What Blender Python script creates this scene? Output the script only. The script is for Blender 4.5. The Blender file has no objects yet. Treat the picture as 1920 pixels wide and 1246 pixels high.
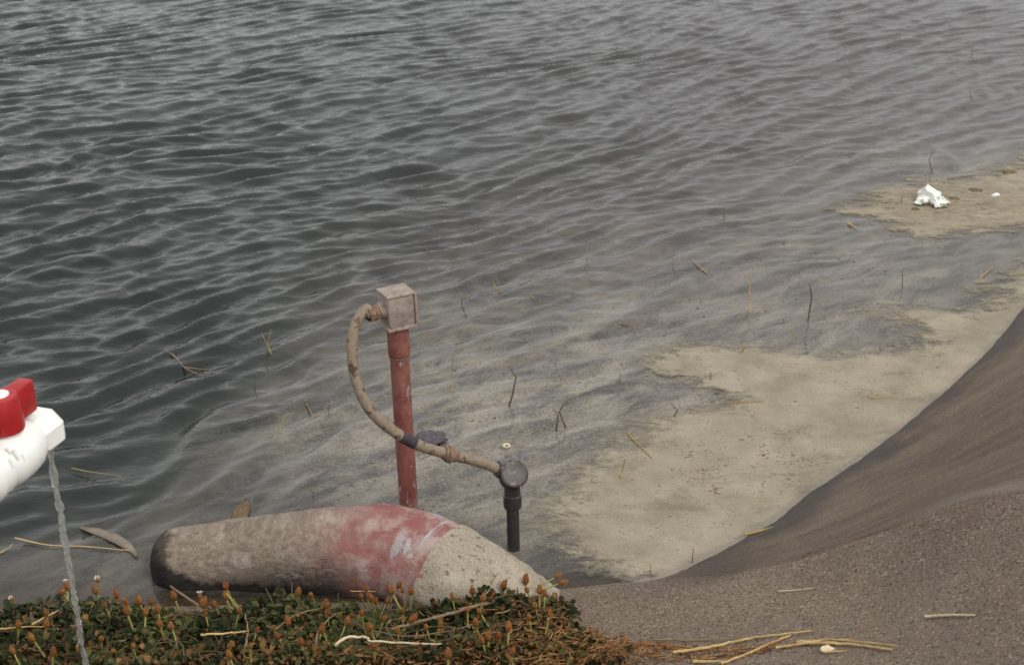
import bpy, bmesh, math, random
import numpy as np
from mathutils import Vector, Matrix

random.seed(7)
RNG = np.random.default_rng(7)
R = math.radians
SC = bpy.context.scene
COL = SC.collection

# ------------------------------------------------------------------ camera
CAM_H, PITCH, FPX = 1.5, R(25.0), 2667.0       # metres above the water, tilt, focal length in photo pixels
cam_d = bpy.data.cameras.new('camera')
cam = bpy.data.objects.new('camera', cam_d)
COL.objects.link(cam)
cam.location = (0, 0, CAM_H)
cam.rotation_euler = (R(90) - PITCH, 0, 0)
cam_d.sensor_width = 36.0
cam_d.lens = FPX / 1920.0 * 36.0
cam_d.clip_start = 0.02
cam_d.clip_end = 3000
cam_d.dof.use_dof = True
cam_d.dof.focus_distance = 2.75
cam_d.dof.aperture_fstop = 9.0
SC.camera = cam

# ------------------------------------------------------------------ world, sun, exposure (overcast)
SUN_EL, SUN_AZ = R(50), R(128)                  # azimuth measured clockwise from +Y (up the picture)
world = bpy.data.worlds.new('World')
SC.world = world
world.use_nodes = True
wn = world.node_tree
wn.nodes.clear()
sky = wn.nodes.new('ShaderNodeTexSky')
sky.sky_type = 'NISHITA'
sky.sun_disc = False
sky.sun_elevation = SUN_EL
sky.sun_rotation = SUN_AZ
sky.dust_density = 4.0
sky.air_density = 1.0
sky.ozone_density = 1.0
hs = wn.nodes.new('ShaderNodeHueSaturation')
hs.inputs['Saturation'].default_value = 0.16
bg = wn.nodes.new('ShaderNodeBackground')
bg.inputs['Strength'].default_value = 0.15
wo = wn.nodes.new('ShaderNodeOutputWorld')
wn.links.new(sky.outputs[0], hs.inputs['Color'])
ovc = wn.nodes.new('ShaderNodeMix')                              # an even cloud layer over the clear sky
ovc.data_type = 'RGBA'
ovc.inputs[0].default_value = 0.82
ovc.inputs[7].default_value = (6.9, 6.9, 6.95, 1)
wn.links.new(hs.outputs[0], ovc.inputs[6])
wn.links.new(ovc.outputs[2], bg.inputs['Color'])
wn.links.new(bg.outputs[0], wo.inputs['Surface'])

sun_d = bpy.data.lights.new('sun', 'SUN')
sun_d.energy = 1.3
sun_d.angle = R(18)
sun_d.color = (1.0, 0.92, 0.80)
sun = bpy.data.objects.new('sun', sun_d)
COL.objects.link(sun)
sv = Vector((math.sin(SUN_AZ) * math.cos(SUN_EL), math.cos(SUN_AZ) * math.cos(SUN_EL), math.sin(SUN_EL)))
sun.rotation_euler = sv.to_track_quat('Z', 'Y').to_euler()

SC.view_settings.view_transform = 'Standard'
SC.view_settings.look = 'None'
SC.view_settings.gamma = 1.0
SC.view_settings.use_curve_mapping = False
SC.view_settings.exposure = 0.10

# ------------------------------------------------------------------ helpers
CP, SP = math.cos(PITCH), math.sin(PITCH)


def ray(u, v):
    x, y = (u - 960.0) / FPX, -(v - 623.0) / FPX
    return np.array([x, CP + y * SP, -SP + y * CP])


def at(u, v, z=0.0):
    """the point of the place at height z that the photo shows at (u, v)"""
    d = ray(u, v)
    return np.array([0, 0, CAM_H]) + d * ((z - CAM_H) / d[2])


def at_y(u, v, y):
    d = ray(u, v)
    return np.array([0, 0, CAM_H]) + d * (y / d[1])


def hash2(ix, iy, seed):
    h = (ix.astype(np.int64) * 374761393 + iy.astype(np.int64) * 668265263 + seed * 1442695041) & 0xFFFFFFFF
    h = ((h ^ (h >> 13)) * 1274126177) & 0xFFFFFFFF
    h = (h ^ (h >> 16)) & 0xFFFFFFFF
    return h / 4294967295.0


def vnoise(x, y, seed=0):
    x = np.asarray(x, float)
    y = np.asarray(y, float)
    ix, iy = np.floor(x), np.floor(y)
    fx, fy = x - ix, y - iy
    fx = fx * fx * (3 - 2 * fx)
    fy = fy * fy * (3 - 2 * fy)
    a = hash2(ix, iy, seed)
    b = hash2(ix + 1, iy, seed)
    c = hash2(ix, iy + 1, seed)
    d = hash2(ix + 1, iy + 1, seed)
    return (a * (1 - fx) + b * fx) * (1 - fy) + (c * (1 - fx) + d * fx) * fy


def fbm(x, y, seed=0, octv=4):
    s, a, t = 0.0, 1.0, 0.0
    for k in range(octv):
        s = s + a * vnoise(x * 2 ** k + 17.3 * k, y * 2 ** k - 9.1 * k, seed + k)
        t += a
        a *= 0.5
    return s / t                                # 0..1


def sstep(a, b, x):
    t = np.clip((x - a) / (b - a), 0, 1)
    return t * t * (3 - 2 * t)


class TPS:
    """thin plate spline through scattered values"""
    def __init__(self, pts, vals, lam=1e-4):
        p = np.asarray(pts, float)
        self.p = p
        n = len(p)
        K = self.U(np.hypot(p[:, None, 0] - p[None, :, 0], p[:, None, 1] - p[None, :, 1])) + lam * np.eye(n)
        P = np.c_[np.ones(n), p]
        A = np.zeros((n + 3, n + 3))
        A[:n, :n] = K
        A[:n, n:] = P
        A[n:, :n] = P.T
        self.w = np.linalg.solve(A, np.r_[np.asarray(vals, float), 0, 0, 0])

    @staticmethod
    def U(r):
        return np.where(r > 1e-9, r * r * np.log(np.maximum(r, 1e-9)), 0.0)

    def __call__(self, x, y):
        x = np.asarray(x, float)
        y = np.asarray(y, float)
        n = len(self.p)
        out = self.w[n] + self.w[n + 1] * x + self.w[n + 2] * y
        for i in range(n):
            out = out + self.w[i] * self.U(np.hypot(x - self.p[i, 0], y - self.p[i, 1]))
        return out


def poly_sdf(poly, x, y):
    """signed distance to a closed polygon, positive inside"""
    poly = np.asarray(poly, float)
    x = np.asarray(x, float)
    y = np.asarray(y, float)
    d2 = np.full(x.shape, 1e18)
    ins = np.zeros(x.shape, bool)
    n = len(poly)
    for i in range(n):
        a, b = poly[i], poly[(i + 1) % n]
        e = b - a
        t = np.clip(((x - a[0]) * e[0] + (y - a[1]) * e[1]) / max(e @ e, 1e-12), 0, 1)
        d2 = np.minimum(d2, (x - a[0] - t * e[0]) ** 2 + (y - a[1] - t * e[1]) ** 2)
        c = ((a[1] > y) != (b[1] > y))
        with np.errstate(divide='ignore', invalid='ignore'):
            xi = a[0] + (y - a[1]) / (b[1] - a[1] if b[1] != a[1] else 1e-12) * e[0]
        ins ^= c & (x < xi)
    return np.where(ins, 1, -1) * np.sqrt(d2)


def line_sd(line, x, y):
    """signed distance to an open polyline (positive to the right of its direction)"""
    line = np.asarray(line, float)
    best = np.full(np.shape(x), 1e18)
    sg = np.zeros(np.shape(x))
    for a, b in zip(line[:-1], line[1:]):
        e = b - a
        t = np.clip(((x - a[0]) * e[0] + (y - a[1]) * e[1]) / (e @ e), 0, 1)
        dx, dy = x - a[0] - t * e[0], y - a[1] - t * e[1]
        d = np.hypot(dx, dy)
        s = np.where(e[0] * (y - a[1]) - e[1] * (x - a[0]) < 0, 1.0, -1.0)
        m = d < best
        best = np.where(m, d, best)
        sg = np.where(m, s, sg)
    return best * sg


def tag(o, label=None, cat=None, group=None, kind=None):
    if label: o['label'] = label
    if cat: o['category'] = cat
    if group: o['group'] = group
    if kind: o['kind'] = kind
    return o


def empty(name, loc):
    o = bpy.data.objects.new(name, None)
    o.empty_display_size = 0.05
    o.location = loc
    COL.objects.link(o)
    return o


def mesh_np(name, verts, faces, mat, parent=None, smooth=True, attrs=None, loc=None):
    """verts Nx3, faces list or MxK array -> one object; world coordinates unless loc given"""
    me = bpy.data.meshes.new(name)
    verts = np.asarray(verts, np.float32)
    if isinstance(faces, np.ndarray):
        k = faces.shape[1]
        me.vertices.add(len(verts))
        me.vertices.foreach_set('co', verts.ravel())
        me.loops.add(faces.size)
        me.loops.foreach_set('vertex_index', faces.astype(np.int32).ravel())
        me.polygons.add(len(faces))
        me.polygons.foreach_set('loop_start', np.arange(0, faces.size, k, dtype=np.int32))
        me.update(calc_edges=True)
    else:
        me.from_pydata([tuple(map(float, q)) for q in verts], [], faces)
        me.update()
    if smooth:
        me.polygons.foreach_set('use_smooth', np.ones(len(me.polygons), bool))
    for an, av in (attrs or {}).items():
        a = me.attributes.new(an, 'FLOAT', 'POINT')
        a.data.foreach_set('value', np.asarray(av, np.float32).ravel())
    if mat: me.materials.append(mat)
    o = bpy.data.objects.new(name, me)
    COL.objects.link(o)
    if loc is not None: o.location = loc
    if parent is not None:
        o.parent = parent
        if loc is None:
            o.matrix_parent_inverse = Matrix.Translation(-Vector(parent.location))
    return o


class MB:
    """collects simple shapes into one mesh"""
    def __init__(self):
        self.v, self.f, self.n = [], [], 0

    def add(self, v, f):
        self.v.append(np.asarray(v, float))
        self.f += [tuple(i + self.n for i in q) for q in f]
        self.n += len(v)
        return self

    def tube(self, path, rad, seg=12, cap=True, jitter=0.0, squash=None):
        path = np.asarray(path, float)
        n = len(path)
        rad = np.full(n, rad) if np.isscalar(rad) else np.asarray(rad, float)
        tan = np.gradient(path, axis=0)
        tan /= np.linalg.norm(tan, axis=1)[:, None] + 1e-12
        ref = np.array([0, 0, 1.0]) if abs(tan[0][2]) < 0.9 else np.array([0, 1.0, 0])
        a = np.cross(tan[0], ref)
        a /= np.linalg.norm(a)
        vs = []
        th = np.linspace(0, 2 * np.pi, seg, endpoint=False)
        for i in range(n):
            a = a - tan[i] * (a @ tan[i])
            a /= np.linalg.norm(a)
            b = np.cross(tan[i], a)
            rr = rad[i] * (1 + jitter * (RNG.random(seg) - 0.5))
            vs.append(path[i] + rr[:, None] * (np.cos(th)[:, None] * a + np.sin(th)[:, None] * b))
        vs = np.concatenate(vs)
        fs = []
        for i in range(n - 1):
            for j in range(seg):
                k = (j + 1) % seg
                fs.append((i * seg + j, i * seg + k, (i + 1) * seg + k, (i + 1) * seg + j))
        if cap:
            fs.append(tuple(range(seg - 1, -1, -1)))
            fs.append(tuple((n - 1) * seg + j for j in range(seg)))
        return self.add(vs, fs)

    def lathe(self, o, axis, prof, seg=32, phase=0.0):
        """prof: (distance along axis, radius) pairs"""
        axis = np.asarray(axis, float)
        axis /= np.linalg.norm(axis)
        path = np.array([np.asarray(o) + axis * s for s, r in prof])
        ref = np.array([0, 0, 1.0]) if abs(axis[2]) < 0.9 else np.array([0, 1.0, 0])
        a = np.cross(axis, ref)
        a /= np.linalg.norm(a)
        b = np.cross(axis, a)
        th = np.linspace(0, 2 * np.pi, seg, endpoint=False) + phase
        ring = np.cos(th)[:, None] * a + np.sin(th)[:, None] * b
        vs = np.concatenate([path[i] + max(prof[i][1], 1e-5) * ring for i in range(len(prof))])
        fs = []
        for i in range(len(prof) - 1):
            for j in range(seg):
                k = (j + 1) % seg
                fs.append((i * seg + j, i * seg + k, (i + 1) * seg + k, (i + 1) * seg + j))
        return self.add(vs, fs)

    def box(self, c, sx, sy, sz, ax=None, bev=0.0):
        """rounded box; ax = 3x3 rows of local axes"""
        bm = bmesh.new()
        bmesh.ops.create_cube(bm, size=1.0)
        for q in bm.verts:
            q.co = Vector((q.co.x * sx, q.co.y * sy, q.co.z * sz))
        if bev > 0:
            bmesh.ops.bevel(bm, geom=list(bm.edges) + list(bm.verts), offset=bev, segments=2, affect='EDGES', profile=0.5)
        bm.verts.index_update()
        v = np.array([q.co[:] for q in bm.verts])
        if ax is not None: v = v @ np.asarray(ax, float)
        f = [tuple(q.index for q in p.verts) for p in bm.faces]
        bm.free()
        return self.add(v + np.asarray(c, float), f)

    def build(self, name, mat, parent=None, smooth=True, auto=40, loc=None, attrs=None):
        o = mesh_np(name, np.concatenate(self.v), self.f, mat, parent, smooth, attrs, loc)
        if smooth and auto:
            o.data.set_sharp_from_angle(angle=R(auto))
        return o


def spline(pts, n):
    """Catmull-Rom through the points"""
    p = np.asarray(pts, float)
    p = np.vstack([2 * p[0] - p[1], p, 2 * p[-1] - p[-2]])
    m = len(p) - 3
    out = []
    for t in np.linspace(0, m - 1e-6, n):
        i = int(t)
        f = t - i
        a, b, c, d = p[i:i + 4]
        out.append(0.5 * (2 * b + (c - a) * f + (2 * a - 5 * b + 4 * c - d) * f * f + (3 * b - a - 3 * c + d) * f ** 3))
    return np.array(out)


# ------------------------------------------------------------------ materials
class Mat:
    def __init__(self, name):
        self.m = bpy.data.materials.new(name)
        self.m.use_nodes = True
        self.t = self.m.node_tree
        self.t.nodes.clear()
        self.out = self.t.nodes.new('ShaderNodeOutputMaterial')
        self.b = self.t.nodes.new('ShaderNodeBsdfPrincipled')
        self.t.links.new(self.b.outputs[0], self.out.inputs[0])

    def new(self, kind, **kw):
        n = self.t.nodes.new(kind)
        for k, v in kw.items(): setattr(n, k, v)
        return n

    def put(self, sock, v):
        if hasattr(v, 'is_output'): self.t.links.new(v, sock)
        elif isinstance(v, (tuple, list)) and len(v) == 3 and sock.type == 'RGBA': sock.default_value = (*v, 1)
        else: sock.default_value = v

    def set(self, **kw):
        for k, v in kw.items(): self.put(self.b.inputs[k.replace('_', ' ')], v)

    def pos(self, scale=(1, 1, 1), obj=False):
        n = self.new('ShaderNodeTexCoord') if obj else self.new('ShaderNodeNewGeometry')
        mp = self.new('ShaderNodeMapping')
        mp.inputs['Scale'].default_value = scale
        self.t.links.new(n.outputs['Object' if obj else 'Position'], mp.inputs['Vector'])
        return mp.outputs[0]

    def noise(self, vec, scale, detail=4, rough=0.55, dist=0.0):
        n = self.new('ShaderNodeTexNoise')
        self.t.links.new(vec, n.inputs['Vector'])
        n.inputs['Scale'].default_value = scale
        n.inputs['Detail'].default_value = detail
        n.inputs['Roughness'].default_value = rough
        n.inputs['Distortion'].default_value = dist
        return n.outputs['Fac']

    def voro(self, vec, scale, out='Distance', rnd=1.0):
        n = self.new('ShaderNodeTexVoronoi')
        self.t.links.new(vec, n.inputs['Vector'])
        n.inputs['Scale'].default_value = scale
        n.inputs['Randomness'].default_value = rnd
        return n.outputs[out]

    def rmp(self, v, a, b, c=0.0, d=1.0):
        n = self.new('ShaderNodeMapRange')
        n.inputs['From Min'].default_value = a
        n.inputs['From Max'].default_value = b
        n.inputs['To Min'].default_value = c
        n.inputs['To Max'].default_value = d
        self.put(n.inputs['Value'], v)
        return n.outputs[0]

    def math(self, op, a, b=0.0):
        n = self.new('ShaderNodeMath', operation=op)
        self.put(n.inputs[0], a)
        self.put(n.inputs[1], b)
        return n.outputs[0]

    def mix(self, f, a, b, mode='MIX'):
        n = self.new('ShaderNodeMix', data_type='RGBA', blend_type=mode)
        self.put(n.inputs[0], f)
        self.put(n.inputs[6], a)
        self.put(n.inputs[7], b)
        return n.outputs[2]

    def attr(self, name):
        return self.new('ShaderNodeAttribute', attribute_name=name).outputs['Fac']

    def bump(self, h, strength=0.5, dist=0.002):
        n = self.new('ShaderNodeBump')
        n.inputs['Strength'].default_value = strength
        n.inputs['Distance'].default_value = dist
        self.put(n.inputs['Height'], h)
        self.put(self.b.inputs['Normal'], n.outputs[0])
        return n.outputs[0]

    def xyz(self, x, y, z=0.0):
        n = self.new('ShaderNodeCombineXYZ')
        self.put(n.inputs[0], x)
        self.put(n.inputs[1], y)
        self.put(n.inputs[2], z)
        return n.outputs[0]

    def rand(self):
        return self.new('ShaderNodeObjectInfo').outputs['Random']


def mottled(name, a, b, scale=30, rough=0.7, c=None, bump=0.4, bdist=0.001, spec=0.3, cscale=None, cth=(0.55, 0.62)):
    m = Mat(name)
    p = m.pos()
    col = m.mix(m.rmp(m.noise(p, scale, 5, 0.6), 0.35, 0.65), a, b)
    if c: col = m.mix(m.rmp(m.noise(p, cscale or scale * 2.3, 5, 0.65), *cth), col, c)
    m.set(Base_Color=col, Roughness=rough, Specular_IOR_Level=spec)
    m.bump(m.noise(p, scale * 6, 4, 0.6), bump, bdist)
    return m.m


# ---- concrete bank and soil
m = Mat('bank_concrete')
p = m.pos()
fine = m.noise(p, 420, 3, 0.7)
mid = m.noise(p, 120, 4, 0.65)
big = m.noise(p, 3.2, 5, 0.6)
grain = m.rmp(fine, 0.33, 0.68)
slab = m.mix(grain, (0.100, 0.076, 0.056), (0.32, 0.25, 0.185))
slab = m.mix(m.rmp(big, 0.35, 0.65), slab, m.mix(grain, (0.080, 0.056, 0.042), (0.24, 0.178, 0.132)))
vc = m.voro(p, 300, 'Color')
vcs = m.new('ShaderNodeSeparateColor')
m.t.links.new(vc, vcs.inputs[0])
slab = m.mix(m.rmp(vcs.outputs[0], 0.90, 0.94, 0, 0.7), slab, (0.36, 0.315, 0.25))       # pale aggregate grains
slab = m.mix(m.rmp(vcs.outputs[1], 0.90, 0.94, 0, 0.75), slab, (0.04, 0.032, 0.028))    # dark grains
ang, rad = m.attr('streak_angle'), m.attr('streak_radius')
st = m.noise(m.xyz(m.math('MULTIPLY', ang, 24), m.math('MULTIPLY', rad, 3.4)), 1.0, 6, 0.68)
st2 = m.noise(m.xyz(m.math('MULTIPLY', ang, 110), m.math('MULTIPLY', rad, 14)), 1.0, 4, 0.6)
sheet = m.mix(m.rmp(st, 0.34, 0.66), (0.046, 0.034, 0.027), (0.142, 0.108, 0.081))
sheet = m.mix(m.rmp(st2, 0.4, 0.75, 0, 0.5), sheet, (0.125, 0.098, 0.078))
sheet = m.mix(m.math('ADD', m.math('MULTIPLY', grain, 0.35), 0.08), sheet, slab)
sf = m.attr('sheet')
col = m.mix(sf, slab, sheet)
pal = m.math('MULTIPLY', m.attr('pale'), m.rmp(mid, 0.3, 0.6, 0.55, 1.0))
col = m.mix(pal, col, m.mix(grain, (0.155, 0.128, 0.105), (0.24, 0.205, 0.168)))
col = m.mix(m.math('MULTIPLY', m.attr('wet'), 0.75), col, (0.022, 0.018, 0.017))
soil = m.mix(grain, (0.012, 0.009, 0.006), (0.06, 0.042, 0.026))
col = m.mix(m.attr('soil'), col, soil)
m.set(Base_Color=col, Roughness=m.rmp(m.attr('wet'), 0, 1, 0.9, 0.55), Specular_IOR_Level=0.25)
h = m.math('ADD', m.math('MULTIPLY', fine, m.rmp(sf, 0, 1, 1.0, 0.35)), m.math('ADD', m.math('MULTIPLY', mid, 0.8), m.math('MULTIPLY', m.math('MULTIPLY', st, sf), 1.6)))
m.bump(h, 0.8, 0.004)
M_BANK = m.m

# ---- water: Fresnel reflection over murky body colour, clearing where it is only centimetres deep
m = Mat('pond_water')
p = m.pos()
film = m.attr('film')
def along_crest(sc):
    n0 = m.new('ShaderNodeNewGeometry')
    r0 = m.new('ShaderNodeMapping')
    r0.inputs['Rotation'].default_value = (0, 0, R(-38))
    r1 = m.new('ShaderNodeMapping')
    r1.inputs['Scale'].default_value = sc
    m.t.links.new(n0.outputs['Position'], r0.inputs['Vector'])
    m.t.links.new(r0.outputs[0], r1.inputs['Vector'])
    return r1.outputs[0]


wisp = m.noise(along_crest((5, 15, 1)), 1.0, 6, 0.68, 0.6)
ff = m.math('MULTIPLY', film, m.rmp(wisp, 0.30, 0.62, 0.45, 1.15))
deep = m.mix(m.rmp(m.noise(p, 1.3, 3), 0.35, 0.65), (0.011, 0.0155, 0.0145), (0.018, 0.0235, 0.0215))
body = m.mix(ff, deep, (0.074, 0.063, 0.063))
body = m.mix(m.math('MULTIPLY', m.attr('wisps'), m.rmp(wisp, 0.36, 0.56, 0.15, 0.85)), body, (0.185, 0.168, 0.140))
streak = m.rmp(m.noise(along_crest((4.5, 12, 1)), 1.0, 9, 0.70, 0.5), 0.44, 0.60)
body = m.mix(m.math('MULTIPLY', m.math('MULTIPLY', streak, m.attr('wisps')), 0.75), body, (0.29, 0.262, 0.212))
hole = m.rmp(m.noise(along_crest((5, 12, 1)), 1.0, 8, 0.70, 0.4), 0.50, 0.63)
body = m.mix(m.math('MULTIPLY', m.math('MULTIPLY', hole, m.attr('wisps')), 0.7), body, (0.06, 0.053, 0.058))
speck = m.noise(p, 150, 4, 0.75)
body = m.mix(m.math('MULTIPLY', m.math('MULTIPLY', m.rmp(speck, 0.50, 0.68), m.math('ADD', m.attr('wisps'), m.math('MULTIPLY', film, 0.25))), 0.6), body, (0.055, 0.046, 0.046))
body = m.mix(m.math('MULTIPLY', m.math('MULTIPLY', m.rmp(speck, 0.46, 0.30), m.attr('wisps')), 0.55), body, (0.33, 0.295, 0.24))
m.t.nodes.remove(m.b)
dif = m.new('ShaderNodeBsdfDiffuse')
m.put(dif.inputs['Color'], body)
tr = m.new('ShaderNodeBsdfTransparent')
tr.inputs['Color'].default_value = (0.62, 0.60, 0.50, 1)
gl = m.new('ShaderNodeBsdfGlossy')
gl.inputs['Color'].default_value = (1, 1, 1, 1)
m.put(gl.inputs['Roughness'], m.rmp(ff, 0, 1, 0.015, 0.06))
bp = m.new('ShaderNodeBump')
bp.inputs['Strength'].default_value = 0.55
bp.inputs['Distance'].default_value = 0.004
rip = m.math('ADD', m.noise(m.pos((26, 44, 1)), 1.0, 3, 0.55, 0.4), m.math('MULTIPLY', m.noise(m.pos((60, 110, 1)), 1.0, 2, 0.5), 0.35))
m.put(bp.inputs['Height'], m.math('MULTIPLY', rip, m.attr('calm')))
for nd in (gl,):
    m.t.links.new(bp.outputs[0], nd.inputs['Normal'])
fr = m.new('ShaderNodeFresnel')
fr.inputs['IOR'].default_value = 1.33
m.t.links.new(bp.outputs[0], fr.inputs['Normal'])
mx1 = m.new('ShaderNodeMixShader')
m.put(mx1.inputs[0], m.attr('murk'))
m.t.links.new(tr.outputs[0], mx1.inputs[1])
m.t.links.new(dif.outputs[0], mx1.inputs[2])
mx2 = m.new('ShaderNodeMixShader')
m.put(mx2.inputs[0], m.math('MULTIPLY', m.math('MINIMUM', fr.outputs[0], 0.42), m.rmp(ff, 0, 1, 1.0, 0.68)))
m.t.links.new(mx1.outputs[0], mx2.inputs[1])
m.t.links.new(gl.outputs[0], mx2.inputs[2])
m.t.links.new(mx2.outputs[0], m.out.inputs[0])
M_WATER = m.m

# ---- floating scum
m = Mat('floating_scum')
p = m.pos()
n1 = m.noise(p, 9, 5, 0.6)
n2 = m.noise(p, 260, 3, 0.7)
col = m.mix(m.rmp(n1, 0.35, 0.65), (0.220, 0.192, 0.138), (0.315, 0.28, 0.208))
col = m.mix(m.rmp(n2, 0.52, 0.72, 0, 0.65), col, (0.18, 0.15, 0.10))
col = m.mix(m.rmp(m.noise(m.pos((40, 75, 1)), 1.0, 7, 0.75), 0.55, 0.68, 0, 0.55), col, (0.17, 0.135, 0.095))
col = m.mix(m.rmp(n2, 0.45, 0.28, 0, 0.5), col, (0.45, 0.41, 0.33))
col = m.mix(m.math('MULTIPLY', m.attr('rim'), 0.5), col, (0.17, 0.15, 0.145))
col = m.mix(m.math('MULTIPLY', m.attr('dirty'), m.rmp(m.noise(m.pos((30, 60, 1)), 1.0, 5, 0.7), 0.42, 0.62)), col, (0.17, 0.125, 0.07))
m.set(Base_Color=col, Roughness=0.75, Specular_IOR_Level=0.25)
edge = m.noise(m.pos((15, 21, 1)), 1.0, 10, 0.80, 0.2)
al = m.rmp(m.math('ADD', m.attr('cover'), m.math('MULTIPLY', m.math('SUBTRACT', edge, 0.5), 2.0)), 0.30, 0.72)
thin = m.rmp(m.noise(m.pos((7, 11, 1)), 1.0, 9, 0.72, 0.3), 0.53, 0.72, 1.0, 0.62)          # thin places where the water shows through
m.put(m.b.inputs['Alpha'], m.math('MULTIPLY', al, thin))
m.bump(m.math('ADD', n2, m.noise(p, 60, 3)), 0.5, 0.002)
M_SCUM = m.m

# ---- painted pipe
m = Mat('painted_pipe')
p = m.pos()
s = m.attr('along')
rnd = m.attr('around')
brush = m.noise(m.xyz(m.math('MULTIPLY', s, 5), m.math('MULTIPLY', rnd, 1.2)), 3.0, 6, 0.7, 0.4)
fib = m.noise(m.xyz(m.math('MULTIPLY', s, 60), m.math('MULTIPLY', rnd, 9)), 1.0, 5, 0.65)
gr = m.noise(p, 330, 3, 0.7)
grey = m.mix(m.rmp(fib, 0.3, 0.7), (0.145, 0.110, 0.082), (0.37, 0.305, 0.24))
grey = m.mix(m.rmp(gr, 0.35, 0.7, 0, 0.6), grey, (0.10, 0.082, 0.066))
grey = m.mix(m.rmp(m.noise(p, 22, 5, 0.7), 0.56, 0.68, 0, 0.7), grey, (0.37, 0.33, 0.30))
grey = m.mix(m.rmp(m.noise(p, 48, 7, 0.75), 0.56, 0.66, 0, 0.75), grey, (0.095, 0.075, 0.058))
grey = m.mix(m.rmp(m.noise(m.xyz(m.math('MULTIPLY', s, 9), m.math('MULTIPLY', rnd, 2.5)), 1.0, 5, 0.7, 0.5), 0.56, 0.66, 0, 0.5), grey, (0.44, 0.38, 0.32))
sp = m.math('ADD', s, m.math('MULTIPLY', m.math('SUBTRACT', brush, 0.5), 0.40))
pinkf = m.rmp(sp, 0.37, 0.54)
red = m.mix(m.rmp(m.noise(p, 26, 5, 0.65), 0.38, 0.62), (0.255, 0.098, 0.090), (0.33, 0.205, 0.188))
red = m.mix(m.rmp(m.noise(p, 13, 6, 0.7), 0.50, 0.66, 0, 0.85), red, (0.40, 0.325, 0.29))
red = m.mix(m.rmp(gr, 0.5, 0.75, 0, 0.35), red, (0.16, 0.075, 0.07))
col = m.mix(pinkf, grey, red)
chip = m.math('MULTIPLY', m.rmp(m.noise(m.xyz(m.math('MULTIPLY', s, 26), m.math('MULTIPLY', rnd, 1.6)), 1.0, 5, 0.6), 0.58, 0.62), m.rmp(s, 0.56, 0.68))
col = m.mix(chip, col, (0.38, 0.40, 0.42))                                      # bare grey-white chips by the collar
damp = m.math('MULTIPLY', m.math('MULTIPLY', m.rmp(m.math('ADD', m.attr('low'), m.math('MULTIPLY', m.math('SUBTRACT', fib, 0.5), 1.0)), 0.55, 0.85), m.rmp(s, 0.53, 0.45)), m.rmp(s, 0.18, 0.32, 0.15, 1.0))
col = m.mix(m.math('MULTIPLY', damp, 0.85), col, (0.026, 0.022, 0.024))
szp = m.new('ShaderNodeSeparateXYZ')
m.t.links.new(m.pos(), szp.inputs[0])
alg = m.rmp(m.math('ADD', m.math('SUBTRACT', szp.outputs[2], m.rmp(s, 0.0, 0.14, 0.045, 0.0)), m.math('MULTIPLY', m.math('SUBTRACT', m.noise(p, 60, 6, 0.7), 0.5), 0.050)), 0.026, 0.012)
alg = m.math('MULTIPLY', alg, m.rmp(s, 0.5, 0.35, 0.3, 1.0))
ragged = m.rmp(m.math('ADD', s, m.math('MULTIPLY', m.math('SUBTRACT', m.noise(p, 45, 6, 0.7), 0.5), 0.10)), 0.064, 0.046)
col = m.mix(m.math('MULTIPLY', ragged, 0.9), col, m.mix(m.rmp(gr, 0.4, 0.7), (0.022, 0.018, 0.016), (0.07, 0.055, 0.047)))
col = m.mix(m.math('MULTIPLY', alg, 0.93), col, (0.014, 0.014, 0.013))           # wet growth along the waterline
m.set(Base_Color=col, Roughness=0.85, Specular_IOR_Level=0.25)
m.bump(m.math('ADD', m.math('MULTIPLY', fib, 1.0), m.math('MULTIPLY', gr, 0.7)), 0.7, 0.004)
M_PIPE = m.m

m = Mat('cream_concrete')
p = m.pos()
g1 = m.noise(p, 240, 4, 0.7)
g2 = m.noise(p, 70, 5, 0.7)
col = m.mix(m.rmp(g1, 0.3, 0.7), (0.29, 0.24, 0.185), (0.53, 0.46, 0.37))
col = m.mix(m.rmp(m.noise(p, 14, 4), 0.45, 0.68), col, (0.54, 0.49, 0.39))
col = m.mix(m.rmp(g2, 0.57, 0.68), col, (0.12, 0.09, 0.058))
col = m.mix(m.rmp(m.noise(p, 150, 4, 0.7), 0.64, 0.70), col, (0.085, 0.06, 0.04))
m.set(Base_Color=col, Roughness=0.95, Specular_IOR_Level=0.2)
m.bump(m.math('ADD', g1, g2), 0.9, 0.006)
M_CREAM = m.m

m = Mat('post_red_paint')
p = m.pos()
col = m.mix(m.rmp(m.noise(p, 40, 5, 0.65), 0.35, 0.65), (0.18, 0.053, 0.044), (0.255, 0.105, 0.088))
col = m.mix(m.rmp(m.noise(m.pos((70, 70, 34)), 1.0, 6, 0.72), 0.615, 0.65), col, (0.31, 0.30, 0.32))
col = m.mix(m.rmp(m.noise(m.pos((90, 90, 45)), 1.0, 6, 0.72), 0.55, 0.64, 0, 0.8), col, (0.11, 0.05, 0.035))
sz = m.new('ShaderNodeSeparateXYZ')
m.t.links.new(m.pos(), sz.inputs[0])
lowm = m.rmp(m.math('ADD', sz.outputs[2], m.math('MULTIPLY', m.math('SUBTRACT', m.noise(p, 70, 5), 0.5), 0.08)), 0.085, 0.04)
col = m.mix(lowm, col, m.mix(m.rmp(m.noise(p, 120, 4), 0.4, 0.6), (0.20, 0.145, 0.12), (0.34, 0.31, 0.29)))
m.set(Base_Color=col, Roughness=0.62, Specular_IOR_Level=0.35)
m.bump(m.noise(p, 220, 4, 0.6), 0.35, 0.0012)
M_POST = m.m

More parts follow.
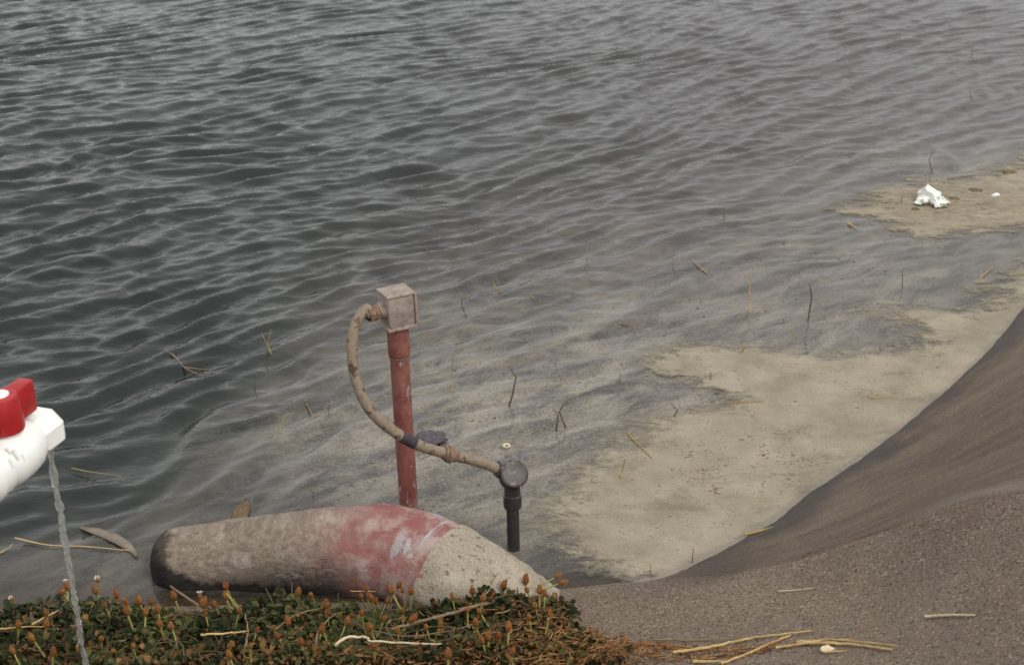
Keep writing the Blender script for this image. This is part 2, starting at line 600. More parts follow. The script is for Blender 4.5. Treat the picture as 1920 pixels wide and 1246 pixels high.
M_BOX = mottled('weathered_grey_plastic', (0.235, 0.187, 0.162), (0.34, 0.285, 0.252), 55, 0.7, (0.15, 0.10, 0.075), cth=(0.54, 0.68))
M_CONDUIT = mottled('stained_tan_conduit', (0.185, 0.142, 0.100), (0.285, 0.228, 0.168), 60, 0.6, (0.075, 0.05, 0.035), cscale=60, cth=(0.54, 0.64))
M_NUT = mottled('rusty_brown_fitting', (0.17, 0.105, 0.07), (0.25, 0.17, 0.12), 90, 0.7, (0.07, 0.045, 0.035))
M_BLACK = mottled('black_iron', (0.016, 0.014, 0.014), (0.035, 0.03, 0.03), 80, 0.45, (0.11, 0.095, 0.09), cscale=70, cth=(0.62, 0.74), spec=0.5)
M_CAPGREY = mottled('scuffed_dark_cap', (0.026, 0.020, 0.020), (0.062, 0.048, 0.044), 60, 0.45, (0.17, 0.14, 0.13), cscale=75, cth=(0.54, 0.66), spec=0.5)
M_TAPE = mottled('dark_tape', (0.03, 0.022, 0.028), (0.06, 0.045, 0.05), 90, 0.55)

m = Mat('white_pvc')
p = m.pos()
col = m.mix(m.rmp(m.noise(p, 18, 4), 0.35, 0.7), (0.83, 0.84, 0.82), (0.77, 0.78, 0.74))
col = m.mix(m.rmp(m.noise(m.pos((60, 60, 60)), 1.0, 5, 0.7), 0.66, 0.76, 0, 0.5), col, (0.42, 0.38, 0.32))
m.set(Base_Color=col, Roughness=0.38, Specular_IOR_Level=0.45)
m.bump(m.noise(p, 130, 3), 0.15, 0.0008)
M_PVC = m.m
M_SMUDGE = mottled('ink_smudge', (0.70, 0.69, 0.68), (0.58, 0.56, 0.56), 150, 0.5)
M_PVCOLD = mottled('yellowed_pvc_edge', (0.66, 0.63, 0.47), (0.74, 0.72, 0.60), 60, 0.5)

m = Mat('red_handle_plastic')
p = m.pos()
col = m.mix(m.rmp(m.noise(p, 40, 4), 0.35, 0.65), (0.31, 0.010, 0.012), (0.39, 0.018, 0.016))
m.set(Base_Color=col, Roughness=0.45, Specular_IOR_Level=0.4)
m.bump(m.noise(p, 160, 3), 0.15, 0.0008)
M_REDPL = m.m

m = Mat('falling_water')
m.t.nodes.remove(m.b)
gw = m.new('ShaderNodeBsdfGlass')
gw.inputs['IOR'].default_value = 1.33
gw.inputs['Roughness'].default_value = 0.04
gw.inputs['Color'].default_value = (0.97, 0.98, 0.97, 1)
dw = m.new('ShaderNodeBsdfDiffuse')
dw.inputs['Color'].default_value = (0.75, 0.76, 0.75, 1)
mw = m.new('ShaderNodeMixShader')
mw.inputs[0].default_value = 0.16                                               # entrained air
m.t.links.new(gw.outputs[0], mw.inputs[1])
m.t.links.new(dw.outputs[0], mw.inputs[2])
m.t.links.new(mw.outputs[0], m.out.inputs[0])
M_STREAM = m.m

m = Mat('ground_cover_leaf')
t = m.attr('tone')
p = m.pos()
col = m.mix(t, (0.014, 0.020, 0.006), (0.098, 0.108, 0.034))
col = m.mix(m.rmp(m.noise(p, 14, 3), 0.58, 0.72, 0, 0.6), col, (0.13, 0.10, 0.045))
col = m.mix(m.attr('dry'), col, m.mix(t, (0.14, 0.062, 0.022), (0.30, 0.145, 0.050)))
m.set(Base_Color=col, Roughness=0.65, Specular_IOR_Level=0.15)
M_LEAF = m.m

m = Mat('runner_stem')
t = m.attr('tone')
col = m.mix(t, (0.045, 0.034, 0.017), (0.15, 0.11, 0.055))
m.set(Base_Color=col, Roughness=0.7, Specular_IOR_Level=0.25)
M_RUNNER = m.m

m = Mat('seed_head_orange')
p = m.pos()
col = m.mix(m.rmp(m.noise(p, 300, 3), 0.35, 0.65), (0.16, 0.060, 0.014), (0.31, 0.135, 0.034))
col = m.mix(m.rand(), col, m.mix(m.rmp(m.noise(p, 300, 3), 0.35, 0.65), (0.12, 0.040, 0.014), (0.24, 0.088, 0.024)))
m.set(Base_Color=col, Roughness=0.75, Specular_IOR_Level=0.25)
m.bump(m.voro(m.pos(), 520), 0.6, 0.001)
M_HEAD = m.m
M_STALK = mottled('yellow_green_stalk', (0.26, 0.25, 0.06), (0.40, 0.36, 0.12), 60, 0.6)
M_PETAL = mottled('pale_petal', (0.62, 0.50, 0.46), (0.72, 0.66, 0.60), 200, 0.6)
M_STRAW = mottled('dry_straw', (0.40, 0.265, 0.105), (0.60, 0.43, 0.20), 45, 0.65, (0.20, 0.11, 0.045), cscale=60, cth=(0.6, 0.75))
M_PALESTRAW = mottled('bleached_straw', (0.52, 0.43, 0.26), (0.66, 0.57, 0.38), 45, 0.6)
M_TWIG = mottled('grey_brown_twig', (0.15, 0.105, 0.06), (0.26, 0.19, 0.115), 50, 0.8)
M_REED = mottled('golden_dead_reed', (0.27, 0.18, 0.062), (0.40, 0.29, 0.12), 50, 0.7)
M_DARKREED = mottled('dark_wet_reed', (0.09, 0.065, 0.035), (0.17, 0.125, 0.065), 50, 0.7)
M_DEBRIS = mottled('wet_brown_debris', (0.09, 0.06, 0.03), (0.17, 0.12, 0.06), 120, 0.75)
M_FLECK = mottled('soaked_brown_fleck', (0.12, 0.085, 0.045), (0.20, 0.15, 0.085), 25, 0.85)
M_DARKDEBRIS = mottled('dark_wet_debris', (0.045, 0.036, 0.045), (0.10, 0.085, 0.095), 90, 0.6)
M_BAG = mottled('white_plastic_film', (0.74, 0.77, 0.73), (0.82, 0.83, 0.79), 30, 0.4)
M_LEAFDEAD = mottled('waterlogged_leaf', (0.15, 0.125, 0.09), (0.22, 0.19, 0.145), 40, 0.6)

m = Mat('aggregate_grain')
t = m.attr('tone')
m.set(Base_Color=m.mix(t, (0.07, 0.057, 0.047), (0.29, 0.245, 0.19)), Roughness=0.9, Specular_IOR_Level=0.2)
M_GRAIN = m.m

# ------------------------------------------------------------------ shoreline, bank heights
SHORE_PX = [(-700, 1150), (-300, 1146), (0, 1142), (200, 1138), (400, 1134), (600, 1130), (800, 1124), (950, 1114), (1060, 1102), (1140, 1094),
            (1220, 1081), (1300, 1050), (1400, 999), (1500, 931), (1600, 865), (1700, 790), (1780, 722), (1850, 655), (1920, 571)]
shore = [at(u, v, 0)[:2] for u, v in SHORE_PX]
e = (shore[-1] - shore[-3])
e /= np.linalg.norm(e)
shore_right = [shore[-1] + e * k for k in (0.3, 0.7, 1.3, 2.2, 4, 8, 20, 60, 200, 500)]
shore_left = [shore[0] + np.array([-k, 0.02 * k]) for k in (500, 200, 60, 20, 8, 4, 2, 1, 0.5)]
SHORE = np.array(shore_left + shore + shore_right)


def shore_d(x, y):
    return line_sd(SHORE, x, y)                 # positive on land


CRACK_PX = [(2150, 905, .37), (2040, 916, .345), (1920, 931, .30), (1860, 937, .272), (1800, 947, .243), (1750, 963, .207), (1700, 984, .172), (1620, 1010, .122),
            (1560, 1031, .088), (1480, 1054, .052), (1400, 1070, .028), (1330, 1080, .014)]
ctl, val = [], []


def c(p, z):
    ctl.append(p[:2])
    val.append(z)


for q in list(shore[::1]) + shore_right[:3] + shore_left[-2:]: c(q, 0.0)
nrm = []
for i in range(0, len(shore), 2):
    a = shore[max(i - 1, 0)]
    b = shore[min(i + 1, len(shore) - 1)]
    t_ = (b - a) / np.linalg.norm(b - a)
    nn = np.array([-t_[1], t_[0]])
    c(shore[i] + nn * 0.30, -0.13)
    c(shore[i] + nn * 0.8, -0.33)
for u, v, z in CRACK_PX: c(at(u, v, z), z)
for u, v, z in [(1920, 760, .13), (1800, 860, .10), (1920, 850, .215), (1650, 945, .075), (1700, 900, .075), (1500, 1010, .03)]: c(at(u, v, z), z)
for u, v, z in [(1920, 1040, .335), (1920, 1246, .365), (1700, 1100, .20), (1700, 1246, .25), (1500, 1110, .09), (1500, 1246, .165), (1300, 1120, .034),
                (1300, 1246, .105), (1100, 1150, .04), (1100, 1246, .075), (800, 1180, .04), (800, 1246, .07), (400, 1190, .04), (400, 1246, .065), (0, 1190, .035),
                (0, 1246, .06), (2200, 1246, .45), (1900, 1500, .42), (1400, 1500, .26), (960, 1500, .16), (400, 1500, .13), (0, 1500, .12), (-500, 1300, .09),
                (-500, 1500, .12), (960, 2000, .24), (200, 2000, .22), (1700, 2000, .38)]:
    c(at(u, v, z), z)
G_TPS = TPS(ctl, val, 1e-4)
CRACK = np.array([at(*q)[:2] for q in CRACK_PX])[::-1]          # left to right
APEX = at(1150, 1098, 0.0)[:2]


def ground_base(x, y):
    d = shore_d(x, y)
    far = np.where(d > 0, 0.55 * (1 - np.exp(-d * 0.9)), np.maximum(0.45 * d, -1.6))
    near = G_TPS(x, y)
    r = np.hypot((x - 0.1) / 1.9, (y - 2.0) / 1.6)
    w = sstep(1.3, 0.8, r) * sstep(-0.9, -0.45, d)
    near = np.clip(near, -0.6, 0.6)
    return near * w + far * (1 - w), d


def axis_coords(lo, hi, step, ends, grow=1.28):
    a = list(np.arange(lo, hi + step * 0.5, step))
    s, x = step, hi
    up = []
    while x < ends[1]:
        s *= grow
        x += s
        up.append(x)
    s, x = step, lo
    dn = []
    while x > ends[0]:
        s *= grow
        x -= s
        dn.append(x)
    return np.array(dn[::-1] + a + up)


def grid_faces(nx, ny):
    i = np.arange(nx * ny).reshape(ny, nx)
    return np.stack([i[:-1, :-1], i[:-1, 1:], i[1:, 1:], i[1:, :-1]], -1).reshape(-1, 4)


gx = axis_coords(-1.15, 1.75, 0.0065, (-600, 600))
gy = axis_coords(1.35, 3.6, 0.0065, (-500, 900))
X, Y = np.meshgrid(gx, gy)
Z, SD = ground_base(X, Y)
cs = line_sd(CRACK, X, Y)                                       # positive on the near slab
# how open the crack is: grows from its left tip to the right
prog = sstep(at(1400, 1070, .03)[0], at(1720, 975, .18)[0], X)
near_mask = sstep(3.0, 2.2, np.hypot(X, Y - 1.8))
Z = Z + near_mask * prog * (0.010 * sstep(-0.004, 0.010, cs) - 0.034 * np.exp(-((cs + 0.012) / 0.0085) ** 2))
lump = (fbm(X * 9, Y * 9, 3) - 0.5) * 0.012 + (fbm(X * 45, Y * 45, 5, 3) - 0.5) * 0.0035
sheet_mask = sstep(0.012, -0.012, cs) * sstep(-0.05, 0.02, SD)
sheet_mask *= sstep(at(1180, 1090, 0)[0], at(1330, 1070, .02)[0], X)
Z = Z + near_mask * lump * np.where(SD > -0.02, 1, 0.4) * (1 - 0.55 * sheet_mask) * sstep(0.0, 0.10, np.abs(SD) + 0.02)
A_ang = np.arctan2(Y - APEX[1], X - APEX[0])
A_rad = np.hypot(Y - APEX[1], X - APEX[0])
# shallow trowel ridges that fan out over the sheet
Z = Z + near_mask * sheet_mask * ((fbm(A_ang * 14, A_rad * 1.2, 21, 3) - 0.5) * 0.020 * sstep(0.1, 0.6, A_rad) * sstep(0.0, 0.10, SD))
pale = sstep(-0.115, -0.02, cs) * sstep(0.004, -0.004, cs) * sstep(at(1640, 1000, .13)[0], at(1900, 930, .3)[0], X)
wet = sstep(0.030, 0.004, Z + (fbm(X * 12, Y * 12, 9) - 0.5) * 0.03) * sstep(0.4, 0.9, X + 0.35) * (SD > -0.1)

MAT_PX = [(-1000, 1158), (-300, 1154), (0, 1150), (200, 1150), (340, 1144), (420, 1142), (600, 1141), (750, 1138), (880, 1134), (1000, 1124), (1055, 1120), (1078, 1150),
          (1062, 1180), (1085, 1205), (1130, 1228), (1180, 1252), (1150, 1420), (1000, 1600), (300, 1650), (-500, 1600), (-1100, 1400)]
MATPOLY = np.array([at(u, v, 0.035)[:2] for u, v in MAT_PX])
soil = sstep(-0.02, 0.04, poly_sdf(MATPOLY, X, Y) + (fbm(X * 25, Y * 25, 4) - 0.5) * 0.06)
far_land = sstep(3.0, 8.0, np.hypot(X, Y - 2))
o = mesh_np('ground', np.stack([X, Y, Z], -1).reshape(-1, 3), grid_faces(len(gx), len(gy)), M_BANK,
            attrs=dict(streak_angle=A_ang, streak_radius=A_rad, sheet=sheet_mask, pale=pale, wet=wet, soil=np.maximum(soil, 0.0)))
tag(o, 'brown concrete bank sloping from the slab down to the pond', None, None, 'structure')
GXN, GYN = gx, gy


def gz(x, y):
    """height of the built ground"""
    x = np.atleast_1d(np.asarray(x, float))
    y = np.atleast_1d(np.asarray(y, float))
    i = np.clip(np.searchsorted(GXN, x) - 1, 0, len(GXN) - 2)
    j = np.clip(np.searchsorted(GYN, y) - 1, 0, len(GYN) - 2)
    fx = (x - GXN[i]) / (GXN[i + 1] - GXN[i])
    fy = (y - GYN[j]) / (GYN[j + 1] - GYN[j])
    return (Z[j, i] * (1 - fx) + Z[j, i + 1] * fx) * (1 - fy) + (Z[j + 1, i] * (1 - fx) + Z[j + 1, i + 1] * fx) * fy


def on_ground(u, v, lift=0.0):
    z = 0.1
    for _ in range(12):
        q = at(u, v, z)
        z = 0.5 * z + 0.5 * float(gz(q[0], q[1])[0])
    q = at(u, v, z)
    return np.array([q[0], q[1], float(gz(q[0], q[1])[0]) + lift])


# ------------------------------------------------------------------ scum shapes (needed by the water too)
SCUM_A = [(1235, 1110), (1180, 1068), (1120, 1040), (1060, 1010), (1020, 975), (1075, 930), (1098, 880), (1140, 842), (1230, 805), (1300, 785), (1325, 752),
          (1290, 722), (1215, 700), (1240, 668), (1310, 655), (1440, 648), (1500, 668), (1590, 655), (1710, 655), (1745, 640), (1720, 608), (1640, 590),
          (1700, 578), (1790, 580), (1850, 552), (1920, 505), (2060, 420), (2300, 300), (2400, 300), (2350, 470), (2140, 640), (2000, 780), (1860, 880), (1660, 1020), (1480, 1110)]
SCUM_B = [(1590, 398), (1660, 358), (1745, 340), (1800, 338), (1850, 314), (1920, 294), (2060, 270), (2090, 390), (1960, 430), (1880, 440), (1800, 442), (1745, 446), (1680, 424)]
PA = np.array([at(u, v, 0)[:2] for u, v in SCUM_A])
PB = np.array([at(u, v, 0)[:2] for u, v in SCUM_B])


def scum_cover(x, y):
    d = np.maximum(poly_sdf(PA, x, y), poly_sdf(PB, x, y))
    return d, sstep(-0.14, 0.15, d + (fbm(x * 5, y * 8, 31, 5) - 0.5) * 0.20)


# ------------------------------------------------------------------ water
wx = axis_coords(-3.3, 3.3, 0.0125, (-500, 500))
ya = [1.55]
while ya[-1] < 8.6: ya.append(ya[-1] + 0.0070 + 0.0017 * (ya[-1] - 1.55))
st_ = ya[-1] - ya[-2]
while ya[-1] < 800:
    st_ *= 1.28
    ya.append(ya[-1] + st_)
wy = np.array(ya)
WX, WY = np.meshgrid(wx, wy)
near = (np.abs(WX) < 4.0) & (WY < 10)


def px_tps(rows):
    return TPS([at(u, v, 0)[:2] for u, v, _ in rows], [q[2] for q in rows], 1e-3)


FILM = px_tps([(-200, 0, .03), (-200, 500, 0), (-200, 1000, 0), (300, 0, .04), (300, 400, .02), (300, 800, .0), (250, 1050, .12), (500, 650, .06), (480, 900, .10), (700, 0, .10),
               (700, 300, .12), (700, 620, .28), (660, 800, .42), (620, 950, .30), (1000, 0, .25), (1000, 300, .32), (950, 560, .55), (900, 800, .85), (900, 1000, .8),
               (1400, 0, .55), (1400, 250, .72), (1300, 500, .80), (1200, 700, .9), (1800, 0, .65), (1800, 250, .9), (1600, 480, .85), (1850, 500, .7), (2200, 0, .7), (2200, 500, .9), (1150, 1060, .7)])
AMP = px_tps([(-200, 0, 1), (-200, 500, 1.1), (-200, 1000, .8), (300, 0, 1), (300, 400, 1.05), (300, 800, .9), (250, 1080, .25), (500, 900, .55), (700, 0, 1.0), (700, 300, 1.0),
              (650, 620, .8), (650, 800, .75), (600, 1000, .2), (1000, 0, .9), (1000, 300, .8), (950, 560, .8), (900, 750, .55), (900, 1000, .16), (1400, 0, .8), (1400, 250, .75),
              (1300, 500, .62), (1200, 700, .25), (1800, 0, .75), (1800, 250, .7), (1600, 480, .34), (1850, 500, .04), (2200, 0, .4), (2200, 500, .1), (1150, 1060, 0)])
film_v = np.zeros_like(WX)
amp = np.full_like(WX, 0.9)
film_v[near] = np.clip(FILM(WX[near], WY[near]), 0, 1)
fade = sstep(10, 5, np.hypot(WX, WY - 4)) if False else sstep(4.0, 3.2, np.abs(WX)) * sstep(10.0, 8.4, WY)
amp[near] = np.clip(AMP(WX[near], WY[near]), 0, 1.15)
amp_geo = amp * fade
sc_d = np.full_like(WX, -5.0)
sc_c = np.zeros_like(WX)
sc_d[near], sc_c[near] = scum_cover(WX[near], WY[near])
wdx = (fbm(WX * 0.9, WY * 0.9, 41, 3) - 0.5) * 0.55
wdy = (fbm(WX * 0.9, WY * 0.9, 47, 3) - 0.5) * 0.55
QX, QY = WX + wdx, WY + wdy
H = np.zeros_like(WX)
NW = 70
for k in range(NW):
    lam = 0.036 * (0.150 / 0.036) ** (RNG.random() ** 0.85)
    sprd = 7 + 20 * (1 - (lam - 0.036) / 0.114)
    th = R(133 + RNG.normal(0, sprd))
    if k % 18 == 0: lam, th = 0.18 + 0.06 * RNG.random(), R(133 + RNG.normal(0, 6))
    kk = 2 * np.pi / lam
    sl = 0.285 * math.sqrt(2.0 / NW)
    ph = RNG.random() * 6.283
    arg = kk * (QX * math.cos(th) + QY * math.sin(th)) + ph
    # slow groups so that crests start and stop
    env = 0.55 + 0.9 * vnoise(WX * 1.3 + 7 * k, WY * 1.3 - 3 * k, 60 + k)
    wv = np.sin(arg)
    H += sl / kk * env * (wv - 0.20 * np.cos(2 * arg))
H *= amp_geo * (1 - sc_c) * (1 - 0.18 * sstep(3.6, 6.5, WY))
bed, wsd = ground_base(WX, WY)
depth = np.clip(-bed, 0, 2)
murk = 1 - np.exp(-depth / 0.045)
murk = np.where(wsd < -1.2, 1.0, murk)
H *= sstep(0.0, 0.10, depth)
wisps = np.zeros_like(WX)
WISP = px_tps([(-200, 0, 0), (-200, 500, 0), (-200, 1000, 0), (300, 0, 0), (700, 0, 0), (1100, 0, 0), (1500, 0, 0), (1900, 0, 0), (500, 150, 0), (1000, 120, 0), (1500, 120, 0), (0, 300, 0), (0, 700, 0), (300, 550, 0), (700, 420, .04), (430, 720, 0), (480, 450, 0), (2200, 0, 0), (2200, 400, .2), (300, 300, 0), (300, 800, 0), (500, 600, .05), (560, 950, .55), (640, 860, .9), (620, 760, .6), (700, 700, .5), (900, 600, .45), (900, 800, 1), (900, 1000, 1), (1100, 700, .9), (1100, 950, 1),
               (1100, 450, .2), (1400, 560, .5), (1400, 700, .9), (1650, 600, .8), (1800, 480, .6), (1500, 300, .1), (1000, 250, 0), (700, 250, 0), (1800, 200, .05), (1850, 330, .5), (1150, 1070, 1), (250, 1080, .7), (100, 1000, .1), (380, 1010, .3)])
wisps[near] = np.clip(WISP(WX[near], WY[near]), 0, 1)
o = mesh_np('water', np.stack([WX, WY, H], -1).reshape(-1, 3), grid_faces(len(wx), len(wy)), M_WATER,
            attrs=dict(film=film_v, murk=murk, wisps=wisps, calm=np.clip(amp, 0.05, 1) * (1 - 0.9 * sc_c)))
tag(o, 'rippled grey green pond water', None, None, 'structure')

# ------------------------------------------------------------------ scum sheet
sx = np.arange(-0.25, 2.4, 0.0075)
sy = np.arange(1.75, 5.6, 0.0075)
SX, SY = np.meshgrid(sx, sy)
sd_, cov = scum_cover(SX, SY)
gb, ssd = ground_base(SX, SY)
keep = (cov > 0.02) & (gb < 0.035)
fc = grid_faces(len(sx), len(sy))
fc = fc[keep.ravel()[fc].all(1)]
used, inv = np.unique(fc, return_inverse=True)
fc = inv.reshape(-1, 4)
sz_ = 0.003 + (fbm(SX * 30, SY * 30, 71, 3) - 0.5) * 0.003
bx_, by_ = at(1800, 385, 0)[:2]
dirty = np.exp(-(((SX - bx_) / 0.30) ** 2 + ((SY - by_) / 0.22) ** 2))
o = mesh_np('floating_scum', np.stack([SX, SY, sz_], -1).reshape(-1, 3)[used], fc, M_SCUM,
            attrs=dict(cover=cov.ravel()[used], rim=sstep(-0.0035, 0.0005, gb + (fbm(SX * 10, SY * 10, 8) - 0.5) * 0.003).ravel()[used], dirty=dirty.ravel()[used]))
tag(o, 'tan floating scum collected against the concrete bank', None, None, 'stuff')

# ------------------------------------------------------------------ concrete pipe with elbow into the bank
pc = [at(284, 1062, 0.006), at(350, 1056, 0.010), at(430, 1050, 0.016), at(520, 1045, 0.024), at(620, 1040, 0.032), at(715, 1038, 0.038), at(775, 1050, 0.036), at(832, 1078, 0.026), at(890, 1110, 0.010), at(948, 1146, -0.022), at(1000, 1178, -0.075)]
NP = 120
path = spline(pc, 400)
pl = np.r_[0, np.cumsum(np.linalg.norm(np.diff(path, axis=0), axis=1))]
want = pl[-1] * np.r_[np.linspace(0, 1, 25)[:-1] ** 2 * 0.10, np.linspace(0.10, 1, NP - 24)]
path = np.stack([np.interp(want, pl, path[:, k]) for k in range(3)], -1)
prad = np.interp(want / pl[-1], [0, .15, .3, .5, .62, .75, 1], [.066, .072, .080, .088, .091, .092, .082])
prad *= np.sqrt(np.clip(1 - np.clip((0.058 - want) / 0.058, 0, 1) ** 2.6, 1e-4, 1))   # blunt worn end
seg = 72
tan = np.gradient(path, axis=0)
tan /= np.linalg.norm(tan, axis=1)[:, None]
th = np.linspace(0, 2 * np.pi, seg, endpoint=False)
al_len = np.r_[0, np.cumsum(np.linalg.norm(np.diff(path, axis=0), axis=1))]
al_len /= al_len[-1]


def pipe_shell(i0, i1, extra, rough, seed):
    vs, s_at, r_at, lo = [], [], [], []
    for i in range(i0, i1):
        a = np.cross(tan[i], [0, 0, 1.0])
        a /= np.linalg.norm(a)
        b = np.cross(a, tan[i])
        n = fbm(np.cos(th) * 3.0 + al_len[i] * 22 + 40, np.sin(th) * 3.0 + al_len[i] * 9 + 40, seed, 4) - 0.5
        n2 = fbm(np.cos(th) * 14 + al_len[i] * 90 + 40, np.sin(th) * 14 + 40, seed + 9, 3) - 0.5
        rr = prad[i] + extra + n * rough + n2 * rough * 0.35
        vs.append(path[i] + rr[:, None] * (np.cos(th)[:, None] * a + np.sin(th)[:, None] * b))
        s_at.append(np.full(seg, al_len[i]))
        r_at.append(np.sin(th) * 1.3 + 3)
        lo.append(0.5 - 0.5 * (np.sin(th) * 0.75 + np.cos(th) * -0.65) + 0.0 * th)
    n = i1 - i0
    j = np.arange(seg)
    fs = []
    for i in range(n - 1):
        fs += [(i * seg + q, i * seg + (q + 1) % seg, (i + 1) * seg + (q + 1) % seg, (i + 1) * seg + q) for q in j]
    return np.concatenate(vs), fs, dict(along=np.concatenate(s_at), around=np.concatenate(r_at), low=np.concatenate(lo))


i_c = int(np.searchsorted(want / pl[-1], 0.715))
pipe = empty('concrete_pipe', path[60] * np.array([1, 1, 0]))
tag(pipe, 'weathered concrete pipe with faded red paint lying at the pond edge', 'pipe')
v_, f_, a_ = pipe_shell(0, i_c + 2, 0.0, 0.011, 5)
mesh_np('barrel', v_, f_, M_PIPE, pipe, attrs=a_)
v_, f_, a_ = pipe_shell(i_c, NP, 0.003, 0.011, 12)
# slope of the collar's front edge
cl = mesh_np('collar', v_, f_, M_CREAM, pipe)
tag(cl, 'rough cream concrete collar')
# ------------------------------------------------------------------ red post, junction box, conduit, black standpipe
YP = 2.30
pb = at_y(769, 985, YP)
pt = at_y(745, 607, YP + 0.01)
pdir = (pt - pb) / np.linalg.norm(pt - pb)
bed_z = float(gz(pb[0], pb[1])[0])
foot = pb - pdir * ((pb[2] - bed_z + 0.05) / pdir[2])
post = empty('red_post', (pb[0], pb[1], 0))
tag(post, 'red painted upright pipe post standing in water behind the concrete pipe', 'post')
L = np.linalg.norm(pt - foot)
MB().lathe(foot, pdir, [(0, .0001), (0, .0176), (L - .058, .0176), (L - .058, .0001)], 32).build('pole', M_POST, post)
MB().lathe(pt - pdir * 0.060, pdir, [(0, .0189), (0.0005, .0195), (.004, .0202), (.058, .0200), (.060, .0190), (.061, .0001)], 32).build('coupling', M_POST, post)
MB().lathe(pt - pdir * 0.0635, pdir, [(0, .0185), (0, .0190), (.003, .0190), (.003, .0176)], 32).build('joint_ring', M_NUT, post)

# box turned so that one upright edge faces the camera
ya_ = R(28)
bxa = np.array([math.cos(ya_), math.sin(ya_), 0.0])
bya = np.array([-math.sin(ya_), math.cos(ya_), 0.0])
bza = pdir
bxa = bxa - bza * (bxa @ bza); bxa /= np.linalg.norm(bxa)
bya = np.cross(bza, bxa)
AX = np.array([bxa, bya, bza])
bc = pt + pdir * 0.031
jb = empty('junction_box', tuple(pt))
tag(jb, 'weathered grey junction box on top of the red post', 'junction box')
MB().box(bc, 0.050, 0.050, 0.060, AX, 0.004).build('body', M_BOX, jb)
mb = MB()
mb.box(bc + bxa * 0.0275, 0.005, 0.055, 0.064, AX, 0.002)
mb.build('cover_plate', M_BOX, jb)
for sy_ in (-1, 1):
    for sz2 in (-1, 1):
        MB().lathe(bc + bxa * 0.0295 + bya * (0.024 * sy_) + bza * (0.028 * sz2), bxa, [(0, .0032), (.0022, .0028), (.0026, .0001)], 10).build('screw', M_NUT, jb)
mb = MB()
mb.box(bc + bza * 0.0315, 0.0535, 0.053, 0.005, AX, 0.0018)
mb.build('lid', M_BOX, jb)
mb = MB()
mb.box(bc - bza * 0.0305, 0.056, 0.055, 0.006, AX, 0.002)
mb.build('bottom_flange', M_BOX, jb)
mb = MB().lathe(bc - bya * 0.024 + bza * 0.004, -bya * 0.5 - bxa, [(0, .0001), (0, .016), (.012, .0155), (.016, .013)], 20)
hubd = (-bxa - bya * 0.25)
hubd /= np.linalg.norm(hubd)
MB().lathe(bc - bxa * 0.022 + bza * 0.002, hubd, [(0, .0165), (.010, .0160), (.012, .0125), (.0155, .012)], 20).build('hub', M_BOX, jb)

# conduit from the box to the black elbow
BPX = at_y(960, 893, 2.275)                                     # elbow centre
cst = bc - bxa * 0.022 + bza * 0.002 + hubd * 0.014
cpts = [cst, cst + hubd * 0.016, at_y(686, 580, 2.285), at_y(667, 608, 2.265), at_y(660, 655, 2.245), at_y(668, 714, 2.23), at_y(694, 768, 2.215), at_y(738, 808, 2.215),
        at_y(790, 836, 2.225), at_y(850, 853, 2.245), at_y(900, 866, 2.262), at_y(935, 879, 2.272)]
cp = spline(cpts, 90)
cond = empty('flexible_conduit', tuple(cp[45] * np.array([1, 1, 0])))
tag(cond, 'curved tan flexible conduit looping from the junction box to the black standpipe', 'conduit')
MB().tube(cp[3:], 0.0098 + 0.0003 * np.sin(np.arange(87) * 2.2), 18, jitter=0.02).build('hose', M_CONDUIT, cond)
d0 = cp[8] - cp[0]
d0 /= np.linalg.norm(d0)
MB().lathe(cp[1], d0, [(0, .0100), (0, .0140), (.008, .0148), (.010, .0125), (.020, .0128), (.022, .0108)], 8, 0.2).build('connector_nut', M_NUT, cond)
k = 72
dk = cp[k + 2] - cp[k - 2]
dk /= np.linalg.norm(dk)
MB().lathe(cp[k] - dk * 0.014, dk, [(0, .0103), (.001, .0125), (.006, .0130), (.008, .0160), (.016, .0162), (.018, .0128), (.026, .0120), (.028, .0100)], 24).build('coupling_ring', M_NUT, cond)
k = 62
MB().tube(cp[k - 3:k + 2], 0.01085, 18).build('tape_wrap', M_TAPE, cond)

bp_ = at(963, 1028, 0.0)
sp_bed = float(gz(BPX[0], BPX[1])[0])
sd_dir = BPX - np.array([bp_[0], bp_[1], 0.0])
sd_dir /= np.linalg.norm(sd_dir)
stp = empty('black_standpipe', (bp_[0], bp_[1], 0))
tag(stp, 'short black iron standpipe with a round capped elbow rising from the scum', 'standpipe')
ft = np.array([bp_[0], bp_[1], 0.0]) - sd_dir * 0.25
Lp = np.linalg.norm(BPX - ft)
MB().lathe(ft, sd_dir, [(0, .0001), (0, .0118), (Lp - 0.03, .0118), (Lp - 0.03, .0001)], 24).build('riser', M_BLACK, stp)
MB().lathe(BPX - sd_dir * 0.062, sd_dir, [(0, .0118), (0, .0158), (.004, .0172), (.024, .0172), (.026, .0150), (.044, .0150)], 24).build('collar', M_BLACK, stp)
# elbow body: a short fat barrel towards the viewer with a branch for the hose
vd = np.array([0.22, -0.66, 0.68])
vd /= np.linalg.norm(vd)
MB().lathe(BPX - vd * 0.018, vd, [(0, .0001), (0, .018), (.006, .0225), (.014, .0245), (.030, .0245), (.033, .0228)], 32).build('elbow', M_BLACK, stp)
MB().lathe(BPX + vd * 0.0142, vd, [(0, .0228), (.002, .0258), (.007, .0262), (.0085, .0235), (.0078, .0205), (.0080, .0001)], 22).build('cap', M_CAPGREY, stp)
bd = cp[-1] - cp[-8]
bd /= np.linalg.norm(bd)
MB().lathe(cp[-1] - bd * 0.004, bd, [(0, .0100), (0, .0140), (.010, .0165), (.016, .0165), (.022, .0135), (.034, .0135)], 24).build('inlet_socket', M_CAPGREY, stp)

